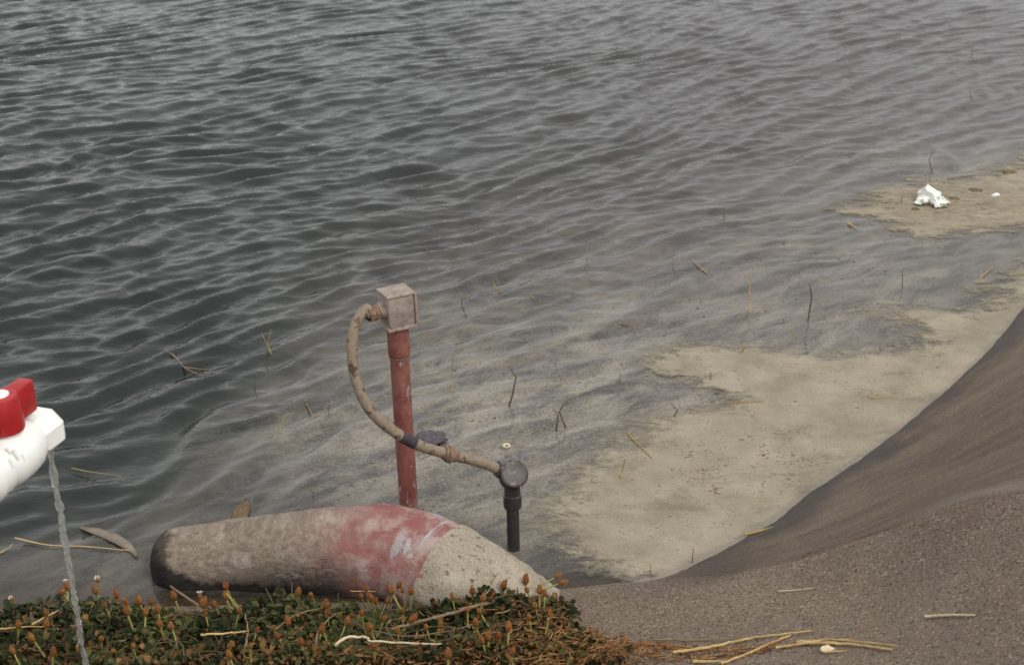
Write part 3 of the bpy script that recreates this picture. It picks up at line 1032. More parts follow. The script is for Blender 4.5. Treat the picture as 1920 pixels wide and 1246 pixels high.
# ------------------------------------------------------------------ white valve with red handle on its riser, and the falling water
YV = 1.735
E = at_y(88, 797, YV)
dv = np.array([0.312, 1.0, 0.0])
dv /= np.linalg.norm(dv)
side = np.array([dv[1], -dv[0], 0.0])
up = np.array([0, 0, 1.0])
valve = empty('ball_valve', tuple(E - dv * 0.107))
tag(valve, 'white plastic ball valve with a red handle dripping water above the plants', 'valve')
MB().lathe(E, dv, [(-.046, .029), (-.038, .0325), (-.006, .0335), (0, .0300), (0, .0245), (-.03, .024), (-.03, .0001)], 8, R(22.5)).build('outlet_hub', M_PVC, valve, auto=20)
MB().lathe(E, dv, [(.0006, .0248), (.0022, .0255), (.0022, .0285), (.0006, .0295)], 8, R(22.5)).build('outlet_lip', M_PVCOLD, valve, auto=20)
MB().lathe(E, dv, [(-.168, .030), (-.160, .0345), (-.150, .0400), (-.142, .0385), (-.126, .0388), (-.122, .0368), (-.112, .0372), (-.104, .0395), (-.078, .0400), (-.066, .0385), (-.058, .0375), (-.050, .0340), (-.043, .031)], 40).build('body', M_PVC, valve)
MB().lathe(E, dv, [(-.212, .0275), (-.210, .0335), (-.178, .0345), (-.170, .0335), (-.166, .0300)], 40).build('inlet_hub', M_PVC, valve)
hc = E - dv * 0.086
MB().lathe(hc + up * 0.034, up, [(0, .022), (.016, .0215), (.018, .018), (.024, .018)], 28).build('stem_boss', M_PVC, valve)
HAX = np.array([dv, -side, up])
hz0 = 0.040
hd = MB()
hd.lathe(hc + up * hz0, up, [(0, .0001), (0, .0255), (.004, .0265), (.046, .0235), (.050, .0215), (.051, .0001)], 32)
hd.build('handle_hub', M_REDPL, valve)
for sgn in (1, -1):
    w = MB()
    w.box(hc + up * (hz0 + 0.024) + dv * (0.038 * sgn), 0.042, 0.024, 0.047, HAX, 0.004)
    wo_ = w.build('handle_wing', M_REDPL, valve)
MB().lathe(hc + up * (hz0 + 0.0505), up, [(0, .0125), (.0014, .0122), (.0018, .0001)], 28).build('cap_disc', M_PVC, valve)
# printed smudges on the body, raised a hair
sm = MB()
sb_ = np.array([-.30, -.52, .80])
for q, (s0, a0, w0) in enumerate([(-.113, 34, .014), (-.105, 20, .008), (-.118, 48, .010), (-.128, 26, .012)]):
    ca, sa = math.cos(R(a0)), math.sin(R(a0))
    nrm_ = side * -0.0 + (-dv * 0) + (up * sa + side * ca)
    nrm_ /= np.linalg.norm(nrm_)
    tq = np.cross(dv, nrm_)
    sm.box(E + dv * s0 + nrm_ * 0.0388, w0 * 0.35, w0, 0.0012, np.array([dv, tq, nrm_]))
sm.build('printed_mark', M_SMUDGE, valve)

riser = empty('valve_riser', tuple(E - dv * 0.46))
tag(riser, 'white plastic supply pipe that carries the ball valve', 'pipe')
ip = E - dv * 0.19
e0 = E - dv * 0.46
gzr = float(gz(e0[0], e0[1])[0])
MB().tube([ip, E - dv * 0.41], 0.0242, 28).build('arm', M_PVC, riser)
MB().tube(spline([E - dv * 0.395, E - dv * 0.435, E - dv * 0.455 - up * 0.008, e0 - up * 0.035, e0 - up * 0.07], 24), 0.030, 28).build('elbow', M_PVC, riser)
MB().tube([e0 - up * 0.055, np.array([e0[0], e0[1], gzr - 0.08])], 0.0242, 28).build('upright', M_PVC, riser)

s0 = E - dv * 0.004 - up * 0.0255
zend = float(gz(s0[0], s0[1] + 0.02)[0])
nS = 110
tt = np.linspace(0, 1, nS)
fall = (s0[2] - zend) * tt
vx = 0.10
drop_t = np.sqrt(2 * fall / 9.81)
sp = np.stack([s0[0] + dv[0] * vx * drop_t * 0.15 + 0.0005 * np.sin(tt * 31), s0[1] + dv[1] * vx * drop_t * 0.25 + 0.0005 * np.cos(tt * 23), s0[2] - fall], -1)
sr = 0.0045 - 0.0010 * tt + 0.0008 * np.sin(tt * 60 + 0.8) * (1 - tt) + 0.0005 * np.sin(tt * 140) + 0.0005 * RNG.normal(size=nS)
sr[:5] *= np.linspace(1.25, 1, 5)
seg = 14
th = np.linspace(0, 2 * np.pi, seg, endpoint=False)
vs = []
for i in range(nS):
    tw = tt[i] * 26
    ell = 1 + 0.20 * np.cos(2 * (th - tw)) + 0.12 * np.cos(3 * th + tw * 1.7)
    vs.append(sp[i] + np.stack([np.cos(th) * sr[i] * ell, np.sin(th) * sr[i] * ell, 0 * th], -1))
fs = []
for i in range(nS - 1):
    fs += [(i * seg + q, (i + 1) * seg + q, (i + 1) * seg + (q + 1) % seg, i * seg + (q + 1) % seg) for q in range(seg)]
fs += [tuple(range(seg)), tuple((nS - 1) * seg + q for q in range(seg - 1, -1, -1))]
o = mesh_np('water_stream', np.concatenate(vs), fs, M_STREAM)
tag(o, 'thin clear stream of water falling from the white valve into the plants', 'water stream')

# ------------------------------------------------------------------ ground cover
def scatter(poly, n):
    lo, hi = poly.min(0), poly.max(0)
    out = []
    while sum(map(len, out)) < n:
        q = lo + RNG.random((n * 2, 2)) * (hi - lo)
        q = q[poly_sdf(poly, q[:, 0], q[:, 1]) > 0.0]
        out.append(q)
    return np.concatenate(out)[:n]


VIEWPOLY = np.array([at(u, v, 0.035)[:2] for u, v in [(-160, 1154), (0, 1150), (200, 1150), (340, 1144), (420, 1142), (600, 1141), (750, 1138), (880, 1134), (1000, 1124), (1052, 1120), (1076, 1150), (1062, 1180), (1085, 1205), (1120, 1228), (1140, 1300), (-160, 1300)]])
pts = np.concatenate([scatter(VIEWPOLY, 15000), scatter(MATPOLY, 6000)])
nL = len(pts)
edge_d = poly_sdf(MATPOLY, pts[:, 0], pts[:, 1])
hum = -0.022 + 0.086 * fbm(pts[:, 0] * 13, pts[:, 1] * 13, 90, 3)
hgt = np.maximum(hum, 0.006) * sstep(-0.005, 0.03, edge_d + 0.012) * (1 - 0.55 * sstep(at(820, 1200, .04)[0], at(1060, 1200, .04)[0], pts[:, 0]) * sstep(at(900, 1150, .04)[1], at(900, 1195, .04)[1], pts[:, 1]))
lev = RNG.random(nL) ** 0.55
z0 = gz(pts[:, 0], pts[:, 1]) + 0.002 + hgt * lev
size = 0.0050 + 0.0140 * RNG.random(nL) ** 1.7
azi = RNG.random(nL) * 2 * np.pi
tilt = R(-5) + RNG.random(nL) * R(80)
prof_l = np.array([0, .30, .62, .88, 1.0])
prof_w = np.array([.05, .16, .30, .26, .02])
cl_, cw_ = [], []
V = np.zeros((nL, 13, 3))
ca, sa = np.cos(azi), np.sin(azi)
ct, s_t = np.cos(tilt), np.sin(tilt)
fwd = np.stack([ca * ct, sa * ct, s_t], -1)
lat = np.stack([-sa, ca, 0 * sa], -1)
nor = np.cross(lat, fwd) * -1
curl = (RNG.random(nL) - 0.3) * 0.5
idx = 0
fl = []
for i in range(5):
    mid_ = fwd * (prof_l[i] * size)[:, None] + nor * (curl * size * prof_l[i] ** 2 * -0.6)[:, None]
    base = np.stack([pts[:, 0], pts[:, 1], z0], -1) + mid_
    if i in (0, 4):
        V[:, idx] = base
        idx += 1
    else:
        w_ = (prof_w[i] * size)[:, None]
        V[:, idx] = base + lat * w_ + nor * w_ * 0.35
        V[:, idx + 1] = base
        V[:, idx + 2] = base - lat * w_ + nor * w_ * 0.35
        idx += 3
V = V[:, :11]
tmpl = [(0, 2, 1, 1), (0, 3, 2, 2), (1, 2, 5, 4), (2, 3, 6, 5), (4, 5, 8, 7), (5, 6, 9, 8), (7, 8, 10, 10), (8, 9, 10, 10)]
tri = []
for a, b, c_, d_ in tmpl:
    tri.append((a, b, c_))
    if d_ != c_ and d_ != b: tri.append((a, c_, d_))
tri = np.array([q for q in tri if len(set(q)) == 3])
F = (np.arange(nL)[:, None, None] * 11 + tri[None]).reshape(-1, 3)
clump = fbm(pts[:, 0] * 14, pts[:, 1] * 14, 95, 3)
tone = np.clip(0.05 + 1.1 * (clump - 0.3) + RNG.normal(0, 0.25, nL), 0, 1)
xr = sstep(at(700, 1200, .04)[0], at(1080, 1200, .04)[0], pts[:, 0])
low_y = sstep(at(500, 1215, .05)[1], at(500, 1246, .05)[1], pts[:, 1])
dry = (RNG.random(nL) < 0.07 + 0.30 * xr + 0.24 * low_y) * RNG.uniform(0.5, 1, nL)
o = mesh_np('ground_cover', V.reshape(-1, 3), F, M_LEAF, attrs=dict(tone=np.repeat(tone, 11), dry=np.repeat(dry, 11)))
tag(o, 'low dark green ground cover along the pond edge', None, None, 'stuff')

# runners: thin woody stems woven through the leaves
mb = MB()
tn = []
for q in scatter(VIEWPOLY, 300):
    a = RNG.random() * 6.283
    n = 6
    L_ = RNG.uniform(0.03, 0.11)
    pp = []
    x_, y_ = q
    for i in range(n):
        a += RNG.normal(0, 0.35)
        pp.append([x_, y_, 0])
        x_ += math.cos(a) * L_ / n
        y_ += math.sin(a) * L_ / n
    pp = np.array(pp)
    inside = poly_sdf(MATPOLY, pp[:, 0], pp[:, 1]) > -0.01
    if not inside.all(): continue
    zb = gz(pp[:, 0], pp[:, 1])
    pp[:, 2] = zb + 0.004 + RNG.uniform(0.0, 0.034) + np.cumsum(RNG.normal(0, 0.004, n))
    pp[:, 2] = np.maximum(pp[:, 2], zb + 0.002)
    mb.tube(pp, RNG.uniform(0.0005, 0.0011), 5, cap=False)
    tn.append(np.full(5 * n, RNG.random()))
o = mb.build('runner_stems', M_RUNNER, auto=0, attrs=dict(tone=np.concatenate(tn)))
tag(o, 'thin woody runners woven through the ground cover', None, None, 'stuff')

# dry litter spilling from the plants onto the slab
LIT = np.array([on_ground(u, v)[:2] for u, v in [(1000, 1165), (1090, 1160), (1130, 1190), (1240, 1208), (1420, 1205), (1480, 1216), (1400, 1232), (1260, 1232), (1200, 1262), (700, 1275), (640, 1235), (860, 1215)]])
mb = MB()
tn = []
for q in np.concatenate([scatter(LIT, 1500), scatter(VIEWPOLY, 500)]):
    a = RNG.random() * 6.283
    L_ = RNG.uniform(0.006, 0.04)
    n = 4
    x_, y_ = q
    pp = []
    for i in range(n):
        a += RNG.normal(0, 0.4)
        pp.append([x_, y_, 0])
        x_ += math.cos(a) * L_ / n
        y_ += math.sin(a) * L_ / n
    pp = np.array(pp)
    pp[:, 2] = gz(pp[:, 0], pp[:, 1]) + 0.0015 + RNG.uniform(0.0, 0.042) * RNG.random() ** 0.6 * float(poly_sdf(MATPOLY, np.array([q[0]]), np.array([q[1]]))[0] > 0.012)
    mb.tube(pp, RNG.uniform(0.0006, 0.0018) * np.array([.6, 1, 1, .4]), 4, cap=False)
    tn.append(np.full(4 * n, RNG.random()))
m = Mat('dry_litter')
m.set(Base_Color=m.mix(m.attr('tone'), (0.09, 0.035, 0.014), (0.34, 0.19, 0.075)), Roughness=0.8, Specular_IOR_Level=0.2)
o = mb.build('dry_litter', m.m, auto=0, attrs=dict(tone=np.concatenate(tn)))
tag(o, 'orange brown dry litter spilling from the plants onto the slab', None, None, 'stuff')

# ------------------------------------------------------------------ seed heads on their stalks
def head_mesh(name, seed, petals=False):
    rg = np.random.default_rng(seed)
    nr, ns = 9, 12
    vs, fs = [], []
    for i in range(nr):
        t = i / (nr - 1)
        r_ = 0.0045 * math.sin(math.pi * (0.06 + 0.88 * t)) ** 0.75 * (1.12 - 0.25 * t)
        for j in range(ns):
            a = 2 * math.pi * (j + 0.5 * (i % 2)) / ns
            k = 1 + (0.20 if (j % 2 == 0) else -0.05) * rg.uniform(0.4, 1)
            vs.append((0.9 * r_ * k * math.cos(a), 0.9 * r_ * k * math.sin(a), 0.0150 * t + 0.0006 * rg.normal()))
    for i in range(nr - 1):
        for j in range(ns):
            fs.append((i * ns + j, i * ns + (j + 1) % ns, (i + 1) * ns + (j + 1) % ns, (i + 1) * ns + j))
    fs.append(tuple(range(ns - 1, -1, -1)))
    fs.append(tuple((nr - 1) * ns + j for j in range(ns)))
    me = bpy.data.meshes.new(name)
    me.from_pydata(vs, [], fs)
    me.materials.append(M_HEAD)
    me.update()
    return me


HEADS = [head_mesh('seed_head', s) for s in range(4)]
# stalk mesh, unit length downwards
sv_, sf_ = [], []
for i in range(5):
    t = i / 4
    for j in range(6):
        a = 2 * math.pi * j / 6
        r_ = 0.0013 + 0.0004 * t
        sv_.append((r_ * math.cos(a) + 0.06 * 0.02 * math.sin(t * 3), r_ * math.sin(a), -0.034 * t + 0.001))
for i in range(4):
    for j in range(6): sf_.append((i * 6 + j, i * 6 + (j + 1) % 6, (i + 1) * 6 + (j + 1) % 6, (i + 1) * 6 + j))
STALK = bpy.data.meshes.new('stalk')
STALK.from_pydata(sv_, [], sf_)
STALK.materials.append(M_STALK)
STALK.polygons.foreach_set('use_smooth', [True] * len(STALK.polygons))
# ring of tiny petals
pv, pf = [], []
for j in range(7):
    a = 2 * math.pi * j / 7
    for (r_, da, z) in ((.0024, -.25, .0120), (.0024, .25, .0120), (.0052, .3, .0150), (.0058, 0, .0158), (.0052, -.3, .0150)):
        pv.append((r_ * math.cos(a + da), r_ * math.sin(a + da), z))
    pf.append(tuple(range(j * 5, j * 5 + 5)))
for j in range(6): pv.append((.003 * math.cos(j), .003 * math.sin(j), .0128))
pf.append(tuple(range(35, 41)))
PETAL = bpy.data.meshes.new('petals')
PETAL.from_pydata(pv, [], pf)
PETAL.materials.append(M_PETAL)

HEAD_PX = [(87, 1149), (116, 1109), (179, 1107), (218, 1114), (235, 1128), (261, 1126), (283, 1129), (326, 1118), (381, 1131), (401, 1133), (273, 1148),
           (296, 1142), (299, 1168), (321, 1173), (385, 1149), (423, 1117), (449, 1144), (482, 1181), (558, 1113), (583, 1115), (611, 1133), (616, 1149), (678, 1149), (603, 1179),
           (190, 1197), (35, 1170), (24, 1219), (100, 1222), (565, 1204), (693, 1175), (237, 1146), (197, 1135), (87, 1171), (677, 1117), (687, 1104), (695, 1120), (704, 1126),
           (726, 1126), (733, 1106), (748, 1097), (755, 1106), (771, 1108), (746, 1182), (773, 1160), (755, 1146), (830, 1097), (842, 1086), (848, 1097), (881, 1091),
           (886, 1109), (906, 1120), (944, 1097), (924, 1113), (986, 1087), (988, 1106), (1012, 1106), (1021, 1111), (1003, 1135), (899, 1146), (848, 1120), (877, 1142),
           (992, 1157), (799, 1175), (826, 1171), (605, 1179), (892, 1168), (954, 1175), (935, 1190), (915, 1193), (903, 1200), (720, 1160), (650, 1165), (540, 1165), (520, 1192), (470, 1210), (430, 1228),
           (250, 1210), (60, 1196), (700, 1212), (840, 1226), (960, 1222), (1030, 1150)]
grp = 'orange seed heads on the ground cover'


def seed_head(u, v, label, petals=False, lean=None, scale=1.0, z_over=None, stalk=True):
    g = on_ground(u, v + 32)
    zz = g[2] + (0.058 if z_over is None else z_over + 0.010)
    q = at(u, v, zz)
    zg = float(gz(q[0], q[1])[0])
    q = at(u, v, max(zz, zg + 0.012))
    o = bpy.data.objects.new('seed_head', random.choice(HEADS))
    COL.objects.link(o)
    tilt = Vector((random.gauss(0, 0.22), random.gauss(0, 0.22), 1.0)) if lean is None else Vector(lean)
    rot = tilt.to_track_quat('Z', 'Y') @ Matrix.Rotation(random.random() * 6.28, 3, 'Z').to_quaternion()
    o.rotation_mode = 'QUATERNION'
    o.rotation_quaternion = rot
    s = scale * random.uniform(0.85, 1.4)
    o.scale = (s, s, s * random.uniform(0.9, 1.15))
    o.location = Vector(q) - rot @ Vector((0, 0, 0.006 * s))
    tag(o, label, 'seed head', grp)
    if stalk:
        c1 = bpy.data.objects.new('stalk', STALK)
        COL.objects.link(c1)
        c1.parent = o
    if petals:
        c2 = bpy.data.objects.new('petals', PETAL)
        COL.objects.link(c2)
        c2.parent = o
    return o


ORD = ('first second third fourth fifth sixth seventh eighth ninth tenth eleventh twelfth thirteenth fourteenth fifteenth sixteenth '
       'seventeenth eighteenth nineteenth twentieth').split()
rows_ = {}
for u, v in HEAD_PX:
    row = 'upper' if v < 1135 else 'middle' if v < 1185 else 'lowest'
    zone = ('beside the falling stream' if u < 260 else 'below the dark pipe end' if u < 400 else 'before the grey barrel' if u < 600 else
            'before the red paint' if u < 740 else 'before the cream collar' if u < 920 else 'at the right plant tip')
    rows_.setdefault((row, zone), []).append((u, v))
for (row, zone), px_ in rows_.items():
    for i, (u, v) in enumerate(sorted(px_)):
        which = ORD[i] + ' from the left' if len(px_) > 1 else 'the only one'
        seed_head(u, v, 'orange seed head ' + zone + ', ' + row + ' row, ' + which)
seed_head(126, 1098, 'pale tipped seed head beside the falling water stream', True, z_over=0.05)
seed_head(183, 1087, 'pale tipped seed head standing alone right of the water stream', True, z_over=0.055)
seed_head(23, 1124, 'small pinkish white flower head at the far left plant edge', True, scale=0.8)
seed_head(375, 1118, 'white tipped flower head below the dark end of the concrete pipe', True, scale=0.8)
seed_head(423, 1098, 'tallest orange seed head in front of the grey pipe barrel', lean=(-.25, 0, 1), scale=1.1, z_over=0.06)
seed_head(766, 1079, 'red brown seed head with pale tip where red paint meets cream collar', True, z_over=0.06)
seed_head(859, 1070, 'round orange seed head standing before the cream collar', z_over=0.06)
seed_head(888, 1076, 'orange seed head pair member close above the plants before the collar', z_over=0.06)
seed_head(935, 1068, 'large oval orange seed head leaning right before the cream collar', lean=(.3, 0, 1), scale=1.25, z_over=0.06)
seed_head(1045, 1080, 'dark red seed head at the tip of the collar beside the scum', lean=(.8, 0, .5), z_over=0.045)
seed_head(1054, 1092, 'dark red seed head lowest at the right plant tip', lean=(1, 0, .4), z_over=0.04)
for u, v, lab in [(1065, 1168, 'fallen seed head highest up at the right plant edge'), (1065, 1195, 'fallen seed head in the middle of the ragged plant edge'), (1056, 1222, 'fallen seed head lowest at the ragged plant edge'),
                  (1100, 1222, 'first fallen seed head from the plants in the row on the slab'), (1136, 1220, 'second fallen seed head from the plants in the row on the slab'),
                  (1169, 1210, 'third fallen seed head from the plants in the row on the slab'), (1185, 1213, 'fourth fallen seed head from the plants in the row on the slab'),
                  (1203, 1211, 'fifth fallen seed head from the plants in the row on the slab'), (1234, 1213, 'sixth fallen seed head from the plants in the row on the slab'),
                  (1250, 1218, 'last fallen seed head in the row, nearest the longest straw')]:
    q = on_ground(u, v, 0.004)
    o = bpy.data.objects.new('fallen_seed_head', random.choice(HEADS))
    COL.objects.link(o)
    o.rotation_euler = (R(88), random.uniform(-.3, .3), random.uniform(0, 6.28))
    o.location = q
    tag(o, lab, 'seed head', 'fallen seed heads on the slab')

# ------------------------------------------------------------------ straws and twigs
def strand(name, px, r_, mat, label, cat, group=None, lift=0.004, hump=0.0, taper=(1, .55), seg=7, jit=0.12):
    pts_ = []
    n = len(px)
    for i, (u, v) in enumerate(px):
        pts_.append(on_ground(u, v, lift + hump * math.sin(math.pi * i / max(n - 1, 1))))
    pp = spline(pts_, 6 * n) if n > 2 else np.linspace(pts_[0], pts_[1], 8)
    # keep a strand above the ground it lies on
    pp[:, 2] = np.maximum(pp[:, 2], gz(pp[:, 0], pp[:, 1]) + r_ * 0.8)
    pp[1:-1] += RNG.normal(0, r_ * 0.18, (len(pp) - 2, 3))
    rr = (0.8 if lift > 0.02 else 1.15) * r_ * np.linspace(taper[0], taper[1], len(pp))
    rr = rr * (1 + 0.15 * (np.arange(len(pp)) % 5 == 0))
    o = MB().tube(pp, rr, seg, jitter=jit).build(name, mat)
    return tag(o, label, cat, group)


sg = 'dry straws on the concrete slab'
strand('dry_straw', [(1262, 1226), (1330, 1216), (1385, 1204), (1432, 1196), (1522, 1186)], .0022, M_STRAW, 'longest golden straw rising to the right across the slab', 'straw', sg)
strand('dry_straw', [(1352, 1246), (1395, 1230), (1435, 1212), (1482, 1193)], .0019, M_STRAW, 'golden straw crossing under the longest straw at a steep angle', 'straw', sg, 0.003)
strand('dry_straw', [(1495, 1208), (1590, 1211), (1670, 1221)], .0024, M_STRAW, 'thick golden straw ending at the right of the loose straw bundle', 'straw', sg)
strand('dry_straw', [(1455, 1219), (1520, 1210), (1560, 1204), (1682, 1216)], .0016, M_STRAW, 'bent thin straw in the loose straw bundle on the slab', 'straw', sg, 0.006)
strand('dry_straw', [(1500, 1205), (1530, 1204), (1600, 1202)], .0014, M_STRAW, 'short thin straw along the top of the loose bundle', 'straw', sg)
strand('dry_straw', [(1545, 1226), (1585, 1224)], .0016, M_STRAW, 'short straw just below the white scrap on the slab', 'straw', sg)
strand('dry_straw', [(1735, 1159), (1780, 1157), (1826, 1157)], .0019, M_PALESTRAW, 'single pale straw lying alone on the slab at the right', 'straw', sg)
strand('dry_straw', [(1300, 1243), (1356, 1243)], .0024, M_STRAW, 'short straw stub at the bottom edge of the slab', 'straw', sg)
strand('dry_straw', [(1225, 1202), (1300, 1203), (1392, 1200)], .0013, M_TWIG, 'thin brown straw behind the longest straw on the slab', 'straw', sg)
strand('dry_straw', [(1460, 1111), (1490, 1109), (1523, 1106)], .0011, M_PALESTRAW, 'faint thin straw far up the slab near the water', 'straw', sg)
strand('dry_straw', [(955, 1206), (1005, 1218), (1062, 1236)], .0018, M_STRAW, 'golden straw at the ragged right edge of the ground cover', 'straw', sg, 0.012)
strand('dry_straw', [(1050, 1195), (1085, 1222), (1100, 1232)], .0014, M_STRAW, 'short bent straw where the plants meet the slab', 'straw', sg)
strand('dry_straw', [(1080, 1246), (1097, 1228), (1110, 1222)], .0018, M_PALESTRAW, 'pale straw tip at the bottom beside the brown litter', 'straw', sg)
strand('dry_straw', [(1170, 1205), (1225, 1211), (1310, 1217)], .0015, M_TWIG, 'brown straw among the fallen seed heads', 'straw', sg)

tg = 'dry twigs lying over the ground cover'
strand('dry_twig', [(735, 1216), (790, 1202), (860, 1181), (922, 1163), (945, 1148), (958, 1132)], .0040, M_TWIG, 'thickest pale twig slanting up through the ground cover', 'twig', tg, 0.040, taper=(.7, 1.1))
strand('dry_twig', [(632, 1246), (655, 1231), (690, 1233), (705, 1240), (830, 1245)], .0030, M_PALESTRAW, 'bleached bent straw at the bottom edge of the ground cover', 'twig', tg, 0.040)
strand('dry_twig', [(984, 1106), (1005, 1126), (1026, 1149)], .0013, M_STRAW, 'thin straw leaning down right from the plant tip', 'twig', tg, 0.028)
strand('dry_twig', [(945, 1123), (985, 1106)], .0018, M_PALESTRAW, 'short pale straw at the right plant tip', 'twig', tg, 0.035)
strand('dry_twig', [(66, 1207), (115, 1180)], .0020, M_STRAW, 'golden straw slanting in the plants left of the stream', 'twig', tg, 0.04)
strand('dry_twig', [(-20, 1217), (45, 1212), (95, 1211)], .0018, M_STRAW, 'level golden straw at the left frame edge in the plants', 'twig', tg, 0.04)
strand('dry_twig', [(520, 1218), (555, 1192), (600, 1179), (632, 1177)], .0017, M_TWIG, 'arched brown twig in the middle of the ground cover', 'twig', tg, 0.042)
strand('dry_twig', [(595, 1248), (600, 1222), (618, 1200), (632, 1188)], .0019, M_TWIG, 'upright forked looking twig below the arched brown twig', 'twig', tg, 0.042)
strand('dry_twig', [(465, 1246), (468, 1215), (463, 1185)], .0022, M_TWIG, 'upright pale stem in the plants below the grey barrel', 'twig', tg, 0.038)
strand('dry_twig', [(660, 1147), (706, 1148)], .0012, M_STRAW, 'short level straw in the plants before the red paint', 'twig', tg, 0.045)
strand('dry_twig', [(380, 1222), (430, 1219), (470, 1214)], .0024, M_STRAW, 'orange brown straw low in the plants', 'twig', tg, 0.035)
strand('dry_twig', [(150, 1246), (158, 1215), (152, 1195)], .0028, M_TWIG, 'wet pale stem where the water stream lands', 'twig', tg, 0.036)
strand('dry_twig', [(700, 1215), (765, 1226), (850, 1214), (900, 1198)], .0016, M_TWIG, 'thin twig below the thickest pale twig', 'twig', tg, 0.036)


def upright(name, pxs, y, r_, mat, label, cat, group=None):
    pp = [at_y(u, v, y) for u, v in pxs]
    pp = spline(pp, 6 * len(pp)) if len(pp) > 2 else np.linspace(pp[0], pp[1], 8)
    o = MB().tube(pp, r_ * np.linspace(1, .6, len(pp)), 6, jitter=.1).build(name, mat)
    return tag(o, label, cat, group)


q = on_ground(470, 1168)
upright('plant_stalk', [(467, 1170), (445, 1140), (425, 1112)], q[1], .0020, M_STALK, 'long yellow stalk under the tallest seed head', 'stalk', 'yellow stalks in the plants')
upright('plant_stalk', [(462, 1168), (450, 1142), (437, 1122)], q[1] - .01, .0014, M_STALK, 'thinner yellow stalk beside the long yellow stalk', 'stalk', 'yellow stalks in the plants')
upright('plant_stalk', [(546, 1150), (548, 1120), (547, 1092)], q[1] + .01, .0011, M_TWIG, 'straight brown stalk against the dark pipe bottom', 'stalk', 'yellow stalks in the plants')
upright('plant_stalk', [(518, 1146), (508, 1122), (498, 1102)], q[1] + .01, .0010, M_TWIG, 'leaning brown stalk against the dark pipe bottom', 'stalk', 'yellow stalks in the plants')
upright('plant_stalk', [(858, 1140), (872, 1128), (886, 1114)], on_ground(862, 1150)[1], .0014, M_STALK, 'pale yellow stalk slanting before the cream collar', 'stalk', 'yellow stalks in the plants')
upright('plant_stalk', [(915, 1100), (928, 1082), (934, 1072)], on_ground(915, 1140)[1], .0012, M_STALK, 'yellow stalk of the large oval seed head', 'stalk', 'yellow stalks in the plants')

# ------------------------------------------------------------------ dead reeds standing in and floating on the water
rg_ = 'dead reed stalks standing in the pond'


def reed(px, label, mat=M_REED, r_=.0016, group=rg_, under=0.06):
    """px from the water upwards; the first point is where it meets the water"""
    b = at(px[0][0], px[0][1], 0.0)
    pp = [b - np.array([0, 0, under]), b]
    for u, v in px[1:]: pp.append(at_y(u, v, b[1] + RNG.normal(0, 0.006)))
    pp = np.array(pp)
    dense = np.concatenate([np.linspace(pp[i], pp[i + 1], 4)[:-1] for i in range(len(pp) - 1)] + [pp[-1:]])
    rr = 0.98 * r_ * np.linspace(1.1, .5, len(dense))
    o = MB().tube(dense, rr, 6, jitter=.15).build('dead_reed', mat)
    return tag(o, label, 'reed stalk', group)


reed([(1406, 586), (1405, 548), (1408, 511)], 'straight pale golden reed standing tallest in the grey water', M_STRAW, .0022)
reed([(1515, 602), (1522, 556), (1518, 531)], 'dark brown bent reed right of the tallest golden reed', M_DARKREED, .0026)
reed([(1103, 496), (1099, 478), (1102, 460)], 'short thin reed in the middle of the rippled water', M_REED, .0013)
reed([(1748, 322), (1742, 300), (1751, 282)], 'thin dark crooked reed behind the white trash', M_DARKREED, .0020)
reed([(1690, 384), (1691, 366)], 'tiny dark reed left of the white trash', M_DARKREED, .0018)
reed([(1358, 405), (1357, 388)], 'tiny dark reed tip far out in the ripples', M_DARKREED, .0020)
reed([(1692, 540), (1692, 505)], 'dark upright reed near the right shore', M_DARKREED, .0018)
reed([(1822, 188), (1818, 170)], 'short red brown reed high at the right', M_DARKREED, .0022)
reed([(1823, 100), (1823, 85)], 'small golden reed near the top right corner', M_REED, .0022)
reed([(511, 668), (501, 645), (490, 625)], 'golden reed leaning left in crossed pair left of the conduit', M_REED, .0016)
reed([(500, 662), (503, 640), (508, 617)], 'golden reed leaning right in crossed pair left of the conduit', M_REED, .0014)
reed([(874, 592), (866, 574), (866, 560), (878, 557)], 'dark hooked reed right of the junction box', M_DARKREED, .0016)
reed([(938, 548), (933, 543), (925, 531)], 'golden stub leaning left right of the junction box', M_REED, .0022)
reed([(1000, 560), (990, 550)], 'small golden stub far right of the junction box', M_REED, .0022)
reed([(1034, 616), (1036, 588)], 'thin upright golden reed above the grey film', M_REED, .0013)
reed([(920, 652), (908, 628)], 'thin golden reed leaning left right of the red post', M_REED, .0013)
reed([(849, 737), (847, 700), (850, 662)], 'slim golden reed right beside the red post', M_REED, .0014)
reed([(955, 760), (962, 735), (968, 706), (957, 692)], 'dark knotted crooked reed above the black standpipe', M_DARKREED, .0026)
reed([(1043, 806), (1047, 775), (1036, 768)], 'dark reed in a splayed clump right of the standpipe', M_DARKREED, .0022)
reed([(1060, 800), (1049, 772), (1056, 758)], 'brown reed in a splayed clump right of the standpipe', M_DEBRIS, .0022)
reed([(1263, 782), (1270, 768), (1258, 755)], 'dark hooked twig at the edge of the tan scum', M_DARKREED, .0022)
reed([(1164, 902), (1166, 884), (1172, 860)], 'olive reed standing in the tan scum', M_REED, .0020)
reed([(1390, 662), (1398, 648), (1396, 642)], 'small golden bent stub in the upper scum fringe', M_REED, .0024)
reed([(1496, 634), (1478, 615)], 'golden stub leaning left above the scum', M_REED, .0018)
reed([(1298, 1056), (1300, 1028)], 'thin dark twig at the waterline of the slab', M_DARKREED, .0012)
reed([(1219, 1080), (1220, 1058)], 'thin dark twig in the near corner of the scum', M_DARKREED, .0010)
reed([(1162, 716), (1163, 702)], 'tiny dark reed in the grey film', M_DARKREED, .0018)
reed([(1332, 712), (1333, 697)], 'tiny brown reed in the upper scum fringe', M_DARKREED, .0018)
reed([(522, 806), (522, 772)], 'faint golden reed left of the red post', M_REED, .0013)
